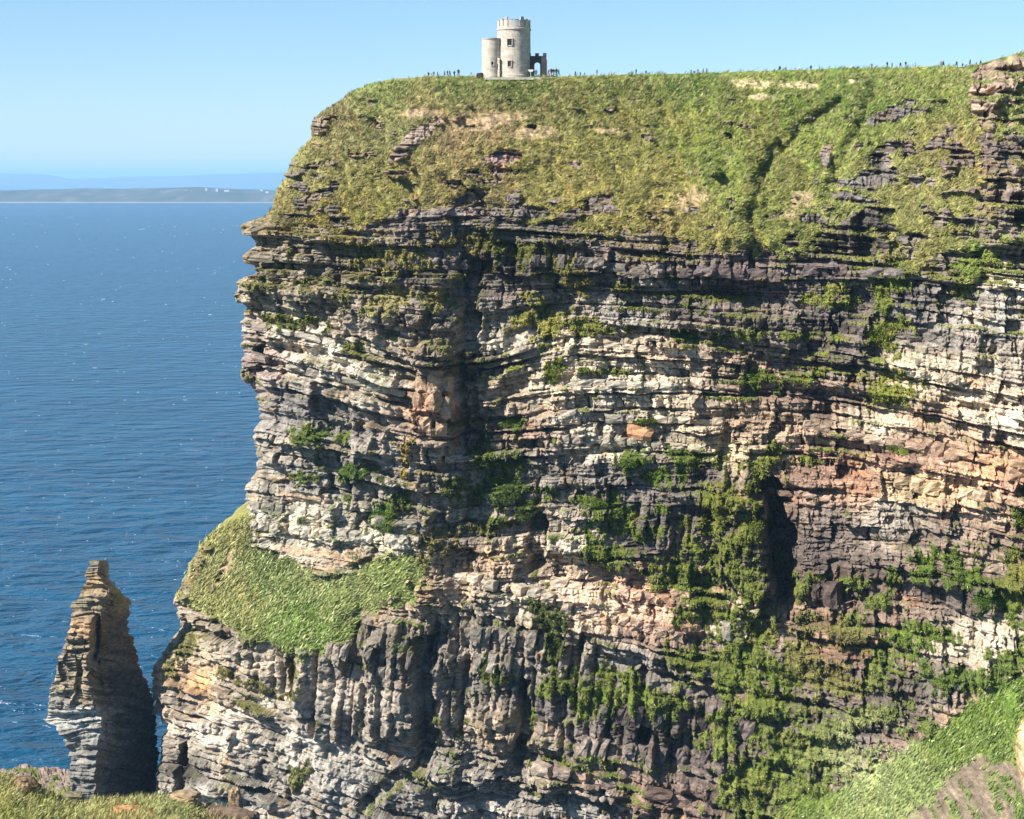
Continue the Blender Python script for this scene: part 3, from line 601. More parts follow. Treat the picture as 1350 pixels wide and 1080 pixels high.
# ------------------------------------------------------------------ rock blocks, pieces of the cliff
TS = strat(PX, PY)
blk_r = np.random.default_rng(77); n_blocks = 0
rockflat = rockc
def rock_block(px, py, wpx, hpx, out=0.9, name='rock_block', tint=None, label=None, rot=None, depth=None):
    global n_blocks
    if n_blocks >= 298: return
    ri, ci = at(px, py)
    s = BY[ri, ci] / F
    w, h = wpx * s, hpx * s; d = depth or max(1.6, min(w, h) * 1.1)
    v, fs = rough_block(w, d, h, blk_r)
    hw, hh = max(1, int(wpx / 2.6)), max(1, int(hpx / 2.6))
    win = P[max(0, ri - hh):ri + hh + 1, max(0, ci - hw):ci + hw + 1, 1]
    yf = np.percentile(win, 20)
    c0_, c1_ = max(0, ci - 25), min(NC - 1, ci + 25)
    ang = rot if rot is not None else max(-.25, min(.12, math.atan2(float(TS[ri, c1_] - TS[ri, c0_]), (c1_ - c0_) * 1.15)))
    ca, sa = math.cos(ang), math.sin(ang)
    x, z = v[:, 0].copy(), v[:, 2].copy(); v[:, 0] = x * ca - z * sa; v[:, 2] = x * sa + z * ca
    c = rockflat[max(0, ri - 3):ri + 4, max(0, ci - 3):ci + 4].mean((0, 1)) if tint is None else lin(tint) * K_ROCK
    c = np.clip(c * blk_r.uniform(0.88, 1.12), 0.01, 0.9)
    me = bpy.data.meshes.new(name); me.from_pydata([tuple(map(float, q)) for q in v], [], fs); me.update()
    at_ = me.color_attributes.new('tint', 'FLOAT_COLOR', 'POINT')
    c4 = np.ones((len(v), 4), np.float32); c4[:, :3] = c; c4[:, :3] *= blk_r.uniform(.8, 1.2, (len(v), 1)); at_.data.foreach_set('color', c4.ravel())
    me.materials.append(M_ROCK)
    o = bpy.data.objects.new(name, me); C.objects.link(o); o.parent = cliff
    base = pt(px, py, yf)
    o.location = (float(base[0]), float(yf - out + d / 2), float(base[2])); o.rotation_euler = (0, 0, float(blk_r.normal(-0.30, 0.2)))
    if label: o['label'] = label
    n_blocks += 1
    return o

def rough_block(w, d, h, r):
    """weathered block: a bulging 4 by 4 front with worn edges, sides running back into the rock"""
    g = np.linspace(-.5, .5, 4); vs = []
    for j in range(4):
        for i_ in range(4):
            e = (abs(g[i_]) > .4) + (abs(g[j]) > .4)
            x = g[i_] * w * (1 - .10 * (e == 2)) + r.normal(0, .05) * w; z = g[j] * h * (1 - .10 * (e == 2)) + r.normal(0, .05) * h
            vs.append(np.array([x, -d / 2 + e * min(w, h, d) * .13 + r.normal(0, .07) * min(w, h), z]))
    per = [0, 1, 2, 3, 7, 11, 15, 14, 13, 12, 8, 4]
    for k in per: vs.append(np.array([vs[k][0], d / 2, vs[k][2]]))
    fs = [(j * 4 + i_, j * 4 + i_ + 1, j * 4 + i_ + 5, j * 4 + i_ + 4) for j in range(3) for i_ in range(3)]
    for k in range(12): fs.append((per[k], 16 + k, 16 + (k + 1) % 12, per[(k + 1) % 12]))
    return np.array(vs), fs
def course(p0_, p1_, h, w0, w1, out=0.8, skip=0.25, sag=0, **kw):
    x = p0_[0]
    while x < p1_[0]:
        w = blk_r.uniform(w0, w1); f = (x + w / 2 - p0_[0]) / (p1_[0] - p0_[0])
        y = p0_[1] + (p1_[1] - p0_[1]) * f + sag * 4 * f * (1 - f) + blk_r.normal(0, 1.0)
        if blk_r.random() > skip: rock_block(x + w / 2, y, w * 0.94, h * blk_r.uniform(0.8, 1.1), out * blk_r.uniform(0.0, 0.9), **kw)
        x += w
BLK_LATE = True
rock_block(846, 571, 34, 19, 1.0, rot=-.06, tint=(196, 148, 108), label='orange stained angular block beneath a flat green tuft')
rock_block(1098, 785, 20, 34, 1.6, rot=.03, label='dark upright block standing proud of the brown shale wall')
rock_block(961, 833, 13, 25, 0.5, rot=.04, tint=(150, 142, 124), label='pale upright block among green plants')
rock_block(344, 301, 30, 12, 1.0, label='jutting slab at the cliff edge, topmost of three', tint=(150, 135, 108), depth=6)
rock_block(348, 341, 34, 8, 1.0, label='thin jutting slab at the cliff edge, middle of three', tint=(140, 128, 108), depth=6)
course((800,354),(1015,364),14,18,30,0.9); course((1060,358),(1170,360),12,16,26,0.8)
course((745,450),(925,466),9,12,26,0.7); course((750,505),(960,513),9,16,34,0.7)
course((720,545),(960,558),11,12,28,0.7); course((735,577),(930,590),11,12,26,0.7)
course((1192,476),(1268,487),9,8,14,0.8,0.1); course((1196,490),(1268,503),10,9,16,0.8,0.1)
course((1060,562),(1345,612),12,16,32,0.7); course((1180,634),(1340,664),18,14,26,0.8)
course((1215,590),(1348,626),24,14,24,0.9); course((330,668),(530,690),14,12,22,0.7,0.2); course((330,692),(540,714),13,10,20,0.7,0.2)
course((330,428),(520,470),8,18,40,0.8); course((330,470),(540,522),9,16,36,0.9)
course((725,768),(870,790),12,12,24,0.7); course((740,798),(890,838),14,12,24,0.8); course((560,752),(720,786),14,12,22,0.8)
course((255,900),(420,945),12,16,30,0.8); course((700,1012),(900,1056),16,22,40,1.0); course((430,858),(540,872),24,8,14,0.8,0.4)
for x0, y0, w0, h0 in ((556,503,14,18),(573,500,17,24),(589,507,12,20),(551,530,13,26),(570,532,16,22),(588,538,13,30),(560,560,18,20),(581,566,14,17)):
    rock_block(x0, y0, w0, h0, 0.5, tint=(172, 142, 114), rot=blk_r.normal(0, .06))
for x0, y0, x1, y1, h0 in ((600,836,720,846,22),(600,872,700,882,26),(766,940,1000,962,24),(766,985,990,1010,26),(440,885,540,890,24)):
    course((x0, y0), (x1, y1), h0, 9, 15, 0.7, 0.45)
course((540,345),(620,350),15,10,18,0.8,0.3); course((700,344),(790,346),15,9,15,0.8,0.3)
course((1000,645),(1160,665),9,12,26,0.6,0.4)

# ------------------------------------------------------------------ sea stack
STK = [(739,121,130,139),(744,120,129,141),(753,116,130,142.5),(758,114,130,144),(762,117,132,143),(767,115,133,147),(774,111,141,151),(779,110,141,153),(783,108,140,160),(788,106,138,167),(795,97,137,169),(803,95,136,167),(813,96,127,167.5),(826,95,123,166),(834,94,120,168),(841,91,119,172),
 (858,84,117,178),(876,76,116,182),(893,72,118,190),(911,65,121,198),(925,63,125,203),(935,61,130,204),(943,62,133,205),(950,58,135,205),(954,62,134,205),(957,74,134,206),(967,79,132,207),(981,86,129,207.5),(999,92,127,208),(1017,93,127,208),(1052,92,128,205),(1140,88,128,206)]
_k = np.array(STK, float); _w = 2.2 * ss(880, 850, _k[:, 0]); _k[:, 1] -= _w; _k[:, 3] += _w
sr = np.arange(739, 1136, 0.9); nS = len(sr)
jag = (vn(sr / 4, sr * 0, 101) - .5) * 3.2
sl = np.interp(sr, _k[:, 0], _k[:, 1]) + jag
sm = np.interp(sr, _k[:, 0], _k[:, 2]) + (vn(sr / 9, sr * 0, 102) - .5) * 5
sx = np.interp(sr, _k[:, 0], _k[:, 3]) + (vn(sr / 3.5, sr * 0, 103) - .5) * 3.0
NA, NB, ND = 90, 90, 50
SY0 = 452.0
def ring(f0, f1, n, xa, xb, ya, yb):
    t = np.linspace(0, 1, n, endpoint=False)[None]
    return xa[:, None] + (xb - xa)[:, None] * t, ya[:, None] + (yb - ya)[:, None] * t
wl_ = (sm - sl) * 0.2; wr_ = (sx - sm) * 0.2
ySl = SY0 + wl_ * 0.35; ySm = np.full(nS, SY0) ; ySr = SY0 + wr_ * 2.1
xa, ya = ring(0, 1, NA, sl, sm, ySl, ySm)
xb, yb = ring(0, 1, NB, sm, sx, ySm, ySr)
back_x = (sl + sx) / 2; back_y = np.maximum(ySr, ySl) + (sx - sl) * 0.04
xc, yc = ring(0, 1, ND // 2, sx, back_x, ySr, back_y + 3); xd, yd = ring(0, 1, ND // 2, back_x, sl, back_y + 3, ySl)
SXp = np.concatenate([xa, xb, xc, xd, xa[:, :1]], 1); SYd = np.concatenate([ya, yb, yc, yd, ya[:, :1]], 1)
SPY = np.repeat(sr[:, None], SXp.shape[1], 1)
st_t = SPY + (SXp - 130) * np.where(SXp > sm[:, None], -0.22, 0.04) + (fbm(SXp / 40, SPY / 40, 111, 3) - .5) * 12
sb = np.array([600.0]); rs = np.random.default_rng(9); lst = [600.0]
while lst[-1] < 1300: lst.append(lst[-1] + rs.uniform(2.5, 9))
lst = np.array(lst); SI = np.searchsorted(lst, st_t)
colw = 11.0; SU = (SXp + (vn(SXp / 8, SPY / 14, 112) - .5) * 6) / colw; SUk = np.floor(SU)
columnar = np.clip(ss(815, 850, SPY) * (1 - ss(925, 940, SPY)) * (SXp < sm[:, None]) + .15, 0, 1)
sdisp = (h2(SI, 31, 11) - .5) * 1.5 * vn(SXp / 12, SPY / 12, 121) * 2 * (0.45 + .55 * (SXp < sm[:, None] + 1)) + (fbm(SXp / 24, SPY / 30, 113, 3) - .5) * 3.2 + (fbm(SXp / 5, SPY / 5, 115, 3) - .5) * 0.8 + (h2(SUk, np.floor(SPY / 30) + 20, 12) - .5) * 3.4 * columnar + (h2(SUk + 40, SI, 12) - .5) * 0.5 + (vn(SXp / 40, st_t / 1.6, 122) - .5) * 1.5 + (vn(SXp / 14, st_t / 5, 123) - .5) * 1.6
sdisp += -3.5 * ss(0, .6, seg(SXp, SPY, [(128, 815), (127, 850), (122, 870)], 6)) + 1.5 * ss(0, .5, seg(SXp, SPY, [(118, 820), (115, 865)], 6))
NCs = SXp.shape[1]
SPt = pt(SXp, SPY, SYd)
cen = np.stack([SPt[:, :, 0].mean(1), np.full(nS, 0.0) + SYd.mean(1)], -1)
wrap_w = np.ones(NCs)
dv = SPt[..., :2] - cen[:, None]; dv /= np.linalg.norm(dv, axis=-1, keepdims=True) + 1e-6
tp_f = np.clip((SPY - 739) / 30, 0.12, 1)
sdisp[:, -1] = sdisp[:, 0]
sdisp += ((h2(np.floor(st_t / 2.4), 4, 13) - .5) * 1.6 + (h2(SI + 77, np.floor(SXp / 14 + vn(SXp / 9, SPY / 9, 120) * 2), 14) - .5) * 2.2) * (SXp > sm[:, None] + 1)
sdisp[:, -1] = sdisp[:, 0]
SPt[..., 0] += dv[..., 0] * sdisp * tp_f * np.where(SXp > sm[:, None], .15 + .4 * ss(2, 16, sx[:, None] - SXp), .5 * ss(0, 14, SXp - sl[:, None]))
SPt[..., 1] += dv[..., 1] * sdisp * tp_f
# round the right-hand silhouette and the spine between the two faces
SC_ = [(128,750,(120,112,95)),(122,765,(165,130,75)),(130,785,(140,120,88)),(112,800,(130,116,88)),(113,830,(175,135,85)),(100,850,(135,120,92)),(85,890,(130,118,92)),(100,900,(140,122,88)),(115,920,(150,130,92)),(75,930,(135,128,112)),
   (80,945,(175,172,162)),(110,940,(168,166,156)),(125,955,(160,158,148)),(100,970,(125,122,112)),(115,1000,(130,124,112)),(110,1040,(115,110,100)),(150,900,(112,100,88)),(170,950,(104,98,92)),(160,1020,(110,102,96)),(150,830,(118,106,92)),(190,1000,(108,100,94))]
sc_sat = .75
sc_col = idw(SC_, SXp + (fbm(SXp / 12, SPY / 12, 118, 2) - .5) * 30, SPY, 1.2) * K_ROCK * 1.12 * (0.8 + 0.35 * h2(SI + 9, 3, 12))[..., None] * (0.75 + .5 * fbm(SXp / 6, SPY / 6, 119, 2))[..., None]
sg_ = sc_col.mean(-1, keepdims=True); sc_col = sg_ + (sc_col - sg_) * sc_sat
topc = SPt[0].mean(0); topc[2] += 0.15
Vs = np.concatenate([SPt.reshape(-1, 3), topc[None]])
fs_ = grid_faces(nS, NCs)
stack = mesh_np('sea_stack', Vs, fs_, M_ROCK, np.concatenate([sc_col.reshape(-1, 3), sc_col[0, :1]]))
cap = [(len(Vs) - 1, k, k + 1) for k in range(NCs - 1)]
capo = py_mesh('rock_cap', [Vs[k] for k in range(NCs)] + [topc], [(NCs, k, k + 1) for k in range(NCs - 1)], M_ROCK, stack)
ca_ = capo.data.color_attributes.new('tint', 'FLOAT_COLOR', 'POINT'); c4 = np.ones((NCs + 1, 4), np.float32); c4[:, :3] = lin((115, 105, 88)) * K_ROCK; ca_.data.foreach_set('color', c4.ravel())
tag(stack, 'tall pointed rock stack in the sea beside the headland, one face in deep shade', 'sea stack')

# ------------------------------------------------------------------ foreshore shelf behind the near ledge
qx = np.arange(-300, 112, 1.6); qt = np.linspace(0, 1, 46)
shelf_top = np.interp(qx, [-40, 0, 15, 30, 48, 62, 80, 100, 112], [1012, 1010, 1011, 1008, 1008.5, 1011, 1013, 1018, 1024])
QX = np.repeat(qx[None], 46, 0); QY = shelf_top[None] + qt[:, None] * 60
cz = (540 - QY) / F; k_ = (cz * CP - SP) / (CP + cz * SP)
QD = (3.0 - CAMZ) / k_                                          # the horizontal platform three metres above the water
QP = pt(QX, QY, QD)
sn = np.floor(fbm(QX / 30, QY / 6, 131, 3) * 9) / 9
QP[..., 2] += (sn - .5) * 5 + (fbm(QX / 5, QY / 3, 132, 2) - .5) * 0.9
qc = (lin((158, 138, 125)) * 0.62) * (0.7 + .6 * fbm(QX / 8, QY / 3, 133, 3))[..., None]
qc = np.where((fbm(QX / 14, QY / 7, 134, 3) > .56)[..., None], lin((120, 125, 70)) * .6, qc)
edge_drop = QP[0].copy(); edge_drop[:, 2] = -2
o = mesh_np('foreshore', np.concatenate([edge_drop, QP.reshape(-1, 3)]), grid_faces(47, len(qx)), M_ROCK, np.concatenate([qc[0], qc.reshape(-1, 3)]))
tag(o, kind='structure')

# ------------------------------------------------------------------ near grassy edge, lower left corner
nx_ = np.arange(-400, 336, 2.0); nt_ = np.linspace(0, 1, 60)
ntop = np.interp(nx_, [-400, 0, 14, 28, 40, 60, 80, 100, 130, 160, 185, 205, 225, 250, 280, 300, 320, 336], [1012, 1019, 1021, 1028, 1030, 1040, 1046, 1053, 1053, 1052, 1047, 1046, 1050, 1056, 1062, 1068, 1077, 1090]) + 4 + (vn(nx_ / 6, nx_ * 0, 141) - .5) * 6
NXg = np.repeat(nx_[None], 60, 0); NYg = ntop[None] + nt_[:, None] ** 1.2 * 110
NDp = 118 - (NYg - ntop[None]) * 0.34 + (fbm(NXg / 30, NYg / 14, 142, 3) - .5) * 4
NP = pt(NXg, NYg, NDp)
ngc = idw([(0,1040,(150,152,80)),(60,1060,(140,148,78)),(30,1035,(122,108,75)),(120,1065,(150,156,92)),(165,1075,(150,140,80)),(200,1055,(148,156,96)),(240,1060,(140,150,85)),(300,1075,(110,95,70)),(10,1075,(138,146,70))], NXg, NYg) * K_GRASS * (0.7 + .6 * fbm(NXg / 10, NYg / 8, 143, 3))[..., None]
drop = NP[0].copy(); drop[:, 2] -= 14; drop[:, 1] += 5
o = mesh_np('near_bank', np.concatenate([drop, NP.reshape(-1, 3)]), grid_faces(61, len(nx_)), M_ROCK, np.concatenate([ngc[0] * .7, ngc.reshape(-1, 3)]), smooth=True)
tag(o, kind='structure')
nrm = np.cross(np.gradient(NP, axis=0), np.gradient(NP, axis=1)); nrm /= np.linalg.norm(nrm, axis=-1, keepdims=True); nrm = np.where(nrm[..., 2:] < 0, -nrm, nrm)
i = pick(np.ones(NXg.shape), 30000, 51)
o = blades('near_grass', NP.reshape(-1, 3)[i] + np.random.default_rng(3).normal(0, .25, (30000, 3)) * np.array([1, 1, .1]), nrm.reshape(-1, 3)[i], straw(ngc.reshape(-1, 3)[i] * np.array([1.25, 1.1, 1.3]), 0.34, 5, (215, 215, 150)), (0.55, -0.05, 0.45), 0.2, 0.5, 0.03, 4, 0.35, seed=11)
tag(o, 'blurred clumps of pale windblown grass on the near edge, lower left corner', kind='stuff')

def stone(name, px, py, Y, w, d, h, tint, label, cat='rock', seed=0, tilt=0.0):
    r = np.random.default_rng(300 + seed)
    import bmesh
    bm = bmesh.new(); bmesh.ops.create_icosphere(bm, subdivisions=3, radius=0.5)
    for v in bm.verts:
        p_ = np.array(v.co); q = p_ / (np.abs(p_).max() ** 0.6 * 0.5 ** 0.4 + 1e-6)
        q = q * (0.9 + 0.35 * float(vn(np.array([q[0] * 3 + seed]), np.array([q[2] * 3 + q[1] * 2]), 151)[0]))
        q = np.round(q * 5) / 5 * 0.45 + q * 0.55
        v.co = (q[0] * w, q[1] * d, q[2] * h)
    me = bpy.data.meshes.new(name); bm.to_mesh(me); bm.free()
    at_ = me.color_attributes.new('tint', 'FLOAT_COLOR', 'POINT'); c4 = np.ones((len(me.vertices), 4), np.float32)
    c4[:, :3] = lin(tint) * K_ROCK * r.uniform(.85, 1.15, (len(me.vertices), 1)); at_.data.foreach_set('color', c4.ravel())
    me.materials.append(M_ROCK)
    o = bpy.data.objects.new(name, me); C.objects.link(o)
    o.location = tuple(map(float, pt(px, py, Y))); o.rotation_euler = (0, tilt, r.uniform(-.4, .4))
    return tag(o, label, cat, 'stones on the near grassy edge')
stone('stone', 34, 1039, 115, .8, .8, .55, (120, 98, 70), 'dark brown stone at the near grass edge left of the sea stack base', seed=1, tilt=.35)
stone('stone', 26, 1044, 113.5, 0.5, .5, .9, (150, 128, 96), 'thin upright stone leaning on the dark brown stone', seed=2, tilt=.5)
stone('stone', 168, 1073, 112, 0.9, .8, .45, (168, 128, 84), 'small orange stone half hidden in near grass below the sea stack', seed=3)
stone('stone', 188, 1077, 111, 0.6, .6, .3, (190, 150, 95), 'smaller tan stone right of the orange one', seed=4)
stone('stone', 311, 1062, 116.5, 0.42, .4, 1.15, (140, 122, 95), 'slender standing stone at the right end of the near grass', seed=5, tilt=-.08)
stone('stone', 306, 1077, 115, 1.7, 1.0, .45, (110, 92, 76), 'flat dark slab beneath the slender standing stone', seed=6)
stone('stone', 244, 1051, 117, 0.9, .8, .3, (160, 136, 104), 'low tan stone on the near grass rim right of the stack foot', seed=7)
stone('stone', 97, 1052, 116.8, 0.7, .7, .3, (120, 112, 88), 'small grey stone on the near grass rim under the sea stack', seed=8)

# ------------------------------------------------------------------ sea
m, nt, b = new_mat('sea_water'); N, L = nt.nodes, nt.links
geo = N.new('ShaderNodeNewGeometry')
def wnoise(sx_, sy_, det, dist=0.0):
    mp = N.new('ShaderNodeMapping'); mp.inputs['Scale'].default_value = (sx_, sy_, 1); mp.inputs['Rotation'].default_value = (0, 0, math.radians(8))
    L.new(geo.outputs['Position'], mp.inputs['Vector'])
    nz = N.new('ShaderNodeTexNoise'); nz.inputs['Scale'].default_value = 1; nz.inputs['Detail'].default_value = det; nz.inputs['Distortion'].default_value = dist
    L.new(mp.outputs[0], nz.inputs['Vector']); return nz.outputs['Fac']
w1 = wnoise(0.035, 0.06, 5, 0.3); w2 = wnoise(0.25, 0.4, 4, 0.2); w3 = wnoise(0.004, 0.012, 6, .4)
add = N.new('ShaderNodeMath'); add.operation = 'MULTIPLY_ADD'; add.inputs[1].default_value = 15.0
L.new(w1, add.inputs[0])
mul = N.new('ShaderNodeMath'); mul.operation = 'MULTIPLY'; mul.inputs[1].default_value = 1.6; L.new(w2, mul.inputs[0]); L.new(mul.outputs[0], add.inputs[2])
bp = N.new('ShaderNodeBump'); bp.inputs['Strength'].default_value = 1.0; bp.inputs['Distance'].default_value = 1.0
L.new(add.outputs[0], bp.inputs['Height']); L.new(bp.outputs[0], b.inputs['Normal'])
cr = N.new('ShaderNodeValToRGB'); cr.color_ramp.elements[0].position = .35; cr.color_ramp.elements[1].position = .65
cr.color_ramp.elements[0].color = (0.003, 0.044, 0.094, 1); cr.color_ramp.elements[1].color = (0.005, 0.062, 0.125, 1)
L.new(w3, cr.inputs[0]); L.new(cr.outputs[0], b.inputs['Base Color'])
b.inputs['Roughness'].default_value = 0.22; b.inputs['IOR'].default_value = 1.33
M_SEA = m
sea = py_mesh('sea', [(-90000, -2000, 0), (90000, -2000, 0), (90000, 110000, 0), (-90000, 110000, 0)], [(0, 1, 2, 3)], M_SEA)
tag(sea, kind='structure')
M_FOAM = flat_mat('foam', (0.75, 0.78, 0.8), 0.9, 0.1)
rf = np.random.default_rng(12); vs = []; fc = []
for k in range(360):
    py = 275 + 700 * rf.random() ** 1.7; px = rf.uniform(-30, 350)
    cz = (540 - py) / F; kz = (cz * CP - SP) / (CP + cz * SP); Y = -CAMZ / kz
    if Y > 9000 or py > 1000: continue
    X = float(pt(px, py, Y)[0]); s = Y / F
    Lg = s * rf.uniform(0.5, 1.8) * (2.6 if rf.random() < .06 else 1); wd = min(s / max(-kz, .02) * rf.uniform(.25, .8), Lg * 1.2) ; wd = rf.uniform(.10, .26) * s / max(-kz, .03) * 0.8
    n0 = len(vs); nn = 9; a0 = rf.uniform(-.1, .1)
    for q in range(nn):
        a_ = 2 * math.pi * q / nn; rad = rf.uniform(.5, 1.1)
        vs.append((X + math.cos(a_) * Lg * rad, Y + math.sin(a_) * wd * rad + math.cos(a_) * Lg * a0, 0.25))
    vs.append((X, Y, 0.35)); fc += [(n0 + q, n0 + (q + 1) % nn, n0 + nn) for q in range(nn)]
o = py_mesh('whitecaps', vs, fc, M_FOAM); tag(o, 'scattered small whitecaps breaking on the open blue sea', kind='stuff')

# ------------------------------------------------------------------ island and far hills
def landform(name, Y, xs, zs, depth, colf, mat, seed, nrow=14, base_z=-3):
    X = np.linspace(xs[0], xs[-1], 260); Z = np.interp(X, xs, zs); Z = Z + (fbm(X / (depth * .15), X * 0, seed, 4) - .5) * Z.max() * 0.10
    t = np.linspace(0, 1, nrow); prof = np.sin(np.clip(t * 1.15, 0, 1) * math.pi / 2) ** 0.8
    GX = np.repeat(X[None], nrow, 0); GZ = base_z + (Z[None] - base_z) * prof[:, None]; GY = Y + t[:, None] * depth + 0 * GX
    GZ = GZ + (fbm(GX / 300, GY / 300, seed + 5, 3) - .5) * 5 * (t[:, None] * (1 - t[:, None]) * 4)
    GZ[-1] = base_z
    cc = colf(GX, GY, GZ)
    return mesh_np(name, np.stack([GX, GY, GZ], -1).reshape(-1, 3), grid_faces(nrow, 260), mat, cc.reshape(-1, 3), smooth=True)
M_LAND = attr_mat('distant_land', 0.95, ((0.002, .1),), 0)
IY = 14200.0
def ipx(px): return (px - 675) / F * IY / (CP) 
def icol(X, Y, Z):
    n = fbm(X / 260, (Y - IY) / 700, 161, 4)[..., None]; e = fbm(X / 90, (Y - IY) / 200, 165, 2)[..., None]
    nn_ = ss(.35, .65, n); c = (lin((104, 106, 92)) * .6 * nn_ + lin((84, 94, 66)) * .6 * (1 - nn_)) * (0.85 + .3 * e)
    return c + ss(.58, .8, e) * lin((120, 116, 104)) * .25
def iz(py, Y):
    c = (540 - py) / F; return CAMZ + Y * (c * CP - SP) / (CP + c * SP)
ixs = [ipx(p) for p in (-500, -100, 0, 60, 120, 190, 230, 280, 330, 370, 440, 520)]
izs = [iz(p, IY + 1500) for p in (256, 252, 250, 248.5, 249, 247.5, 246.5, 249, 250.5, 252, 256, 259)]
isl = landform('island', IY, ixs, izs, 1500, icol, M_LAND, 171); tag(isl, kind='structure')
M_SURF = flat_mat('surf_and_sand', (0.24, 0.24, 0.23), .9, .2)
vs, fc = [], []
for q, px in enumerate(np.linspace(-200, 400, 160)):
    w = 20 if px < 65 else 10 + 10 * float(vn(np.array([px / 14.0]), np.array([0.5]), 181)[0])
    x = ipx(px) ; hz = (w * .35)
    vs += [(x, IY - 60, .4), (x, IY - 5, 3.0 + hz)]
    if q: fc.append((2 * q - 2, 2 * q, 2 * q + 1, 2 * q - 1))
o = py_mesh('shore', vs, fc, M_SURF); tag(o, kind='structure')
for nm, Y, px_, py_, sd in (('far_hills', 46000, (-900, -300, -60, 0, 14, 30, 60, 110, 160, 230, 300, 350, 420, 600, 900), (226, 222, 228, 229.5, 232, 235, 235.5, 233, 232, 230.5, 226.5, 225.5, 226, 232, 236), 191),):
    xs = [(p - 675) / F * Y / CP for p in px_]; zs = [iz(p, Y) for p in py_]
    o = landform(nm, Y, xs, zs, 6000, lambda X, Y_, Z: np.broadcast_to(lin((110, 120, 100)) * .6, X.shape + (3,)), M_LAND, sd); tag(o, kind='structure')
# white houses strung along the island
M_WW = flat_mat('whitewash', (0.6, 0.6, 0.58), .8, .03); M_SLATE = flat_mat('slate', (0.12, 0.12, 0.13), .7, .1)
HS = [(213, 254, 22, 12, 'tiny white house at the left end of the row on the island'), (218, 254, 18, 11, 'tiny white house beside the leftmost one on the island'), (245, 253, 24, 14, 'tiny white house near the middle of the island ridge'), (252, 253, 20, 12, 'tiny white house just right of the middle house'),
      (272, 251, 16, 18, 'tall narrow white house on the island skyline'), (286, 252, 18, 22, 'tallest white gable on the island, left of the long row'), (299, 252, 44, 11, 'long low white house on the island'), (345, 251.5, 18, 13, 'tiny white house close to the cliff edge on the island'), (352, 254, 26, 13, 'white house touching the cliff edge on the island')]
for px, py, w, h, lb in HS:
    t_ = 0.7; Y = IY + 700
    b0 = pt(px, py, Y)
    root = empty('cottage', b0); tag(root, lb, 'house', 'white houses on the island')
    py_mesh('wall', [(x * w / 2, y * 8, z) for z in (-6, h) for x, y in ((-1, -1), (1, -1), (1, 1), (-1, 1))], [(0, 1, 5, 4), (1, 2, 6, 5), (2, 3, 7, 6), (3, 0, 4, 7), (4, 5, 6, 7), (3, 2, 1, 0)], M_WW, root)
    py_mesh('roof', [(-w * .53, -9, h + .1), (w * .53, -9, h + .1), (w * .53, 9, h + .1), (-w * .53, 9, h + .1), (-w * .53, 0, h + 4), (w * .53, 0, h + 4)], [(0, 1, 5, 4), (2, 3, 4, 5), (1, 2, 5), (3, 0, 4), (0, 3, 2, 1)], M_SLATE, root)

# ------------------------------------------------------------------ tower
M_LIME = None
def stone_mat(name, c1, c2, mortar, sc_=1.0):
    m, nt, b = new_mat(name); N, L = nt.nodes, nt.links
    tc = N.new('ShaderNodeTexCoord')
    sep = N.new('ShaderNodeSeparateXYZ'); L.new(tc.outputs['Object'], sep.inputs[0])
    at2 = N.new('ShaderNodeMath'); at2.operation = 'ARCTAN2'; L.new(sep.outputs['X'], at2.inputs[0]); L.new(sep.outputs['Y'], at2.inputs[1])
    mm = N.new('ShaderNodeMath'); mm.operation = 'MULTIPLY'; mm.inputs[1].default_value = 4.8; L.new(at2.outputs[0], mm.inputs[0])
    cb = N.new('ShaderNodeCombineXYZ'); L.new(mm.outputs[0], cb.inputs['X']); L.new(sep.outputs['Z'], cb.inputs['Y'])
    br = N.new('ShaderNodeTexBrick'); br.inputs['Scale'].default_value = 1.0; br.inputs['Brick Width'].default_value = 0.9; br.inputs['Row Height'].default_value = 0.42
    br.inputs['Mortar Size'].default_value = 0.03; br.inputs['Color1'].default_value = (*c1, 1); br.inputs['Color2'].default_value = (*c2, 1); br.inputs['Mortar'].default_value = (*mortar, 1)
    L.new(cb.outputs[0], br.inputs['Vector'])
    nz = N.new('ShaderNodeTexNoise'); nz.inputs['Scale'].default_value = .6; nz.inputs['Detail'].default_value = 5; L.new(tc.outputs['Object'], nz.inputs['Vector'])
    mr = N.new('ShaderNodeMapRange'); mr.inputs['From Min'].default_value = .3; mr.inputs['From Max'].default_value = .7; mr.inputs['To Min'].default_value = .78; mr.inputs['To Max'].default_value = 1.15; L.new(nz.outputs['Fac'], mr.inputs['Value'])
    sm_ = N.new('ShaderNodeVectorMath'); sm_.operation = 'SCALE'; L.new(br.outputs['Color'], sm_.inputs[0]); L.new(mr.outputs[0], sm_.inputs['Scale']); L.new(sm_.outputs[0], b.inputs['Base Color'])
    bp = N.new('ShaderNodeBump'); bp.inputs['Strength'].default_value = .3; bp.inputs['Distance'].default_value = .05; L.new(br.outputs['Fac'], bp.inputs['Height']); bp.invert = True; L.new(bp.outputs[0], b.inputs['Normal'])
    b.inputs['Roughness'].default_value = .9; b.inputs['Specular IOR Level'].default_value = .1
    return m
M_LIME = stone_mat('limestone_wall', (.58, .49, .38), (.40, .33, .26), (.56, .51, .43))
M_COPE = flat_mat('coping_stone', (.36, .34, .31), .9, .2)
M_DARKST = stone_mat('dark_stone_wall', (.075, .07, .068), (.05, .048, .048), (.09, .085, .08))
M_VOID = flat_mat('dark_glass', (.02, .022, .026), .25, .1)

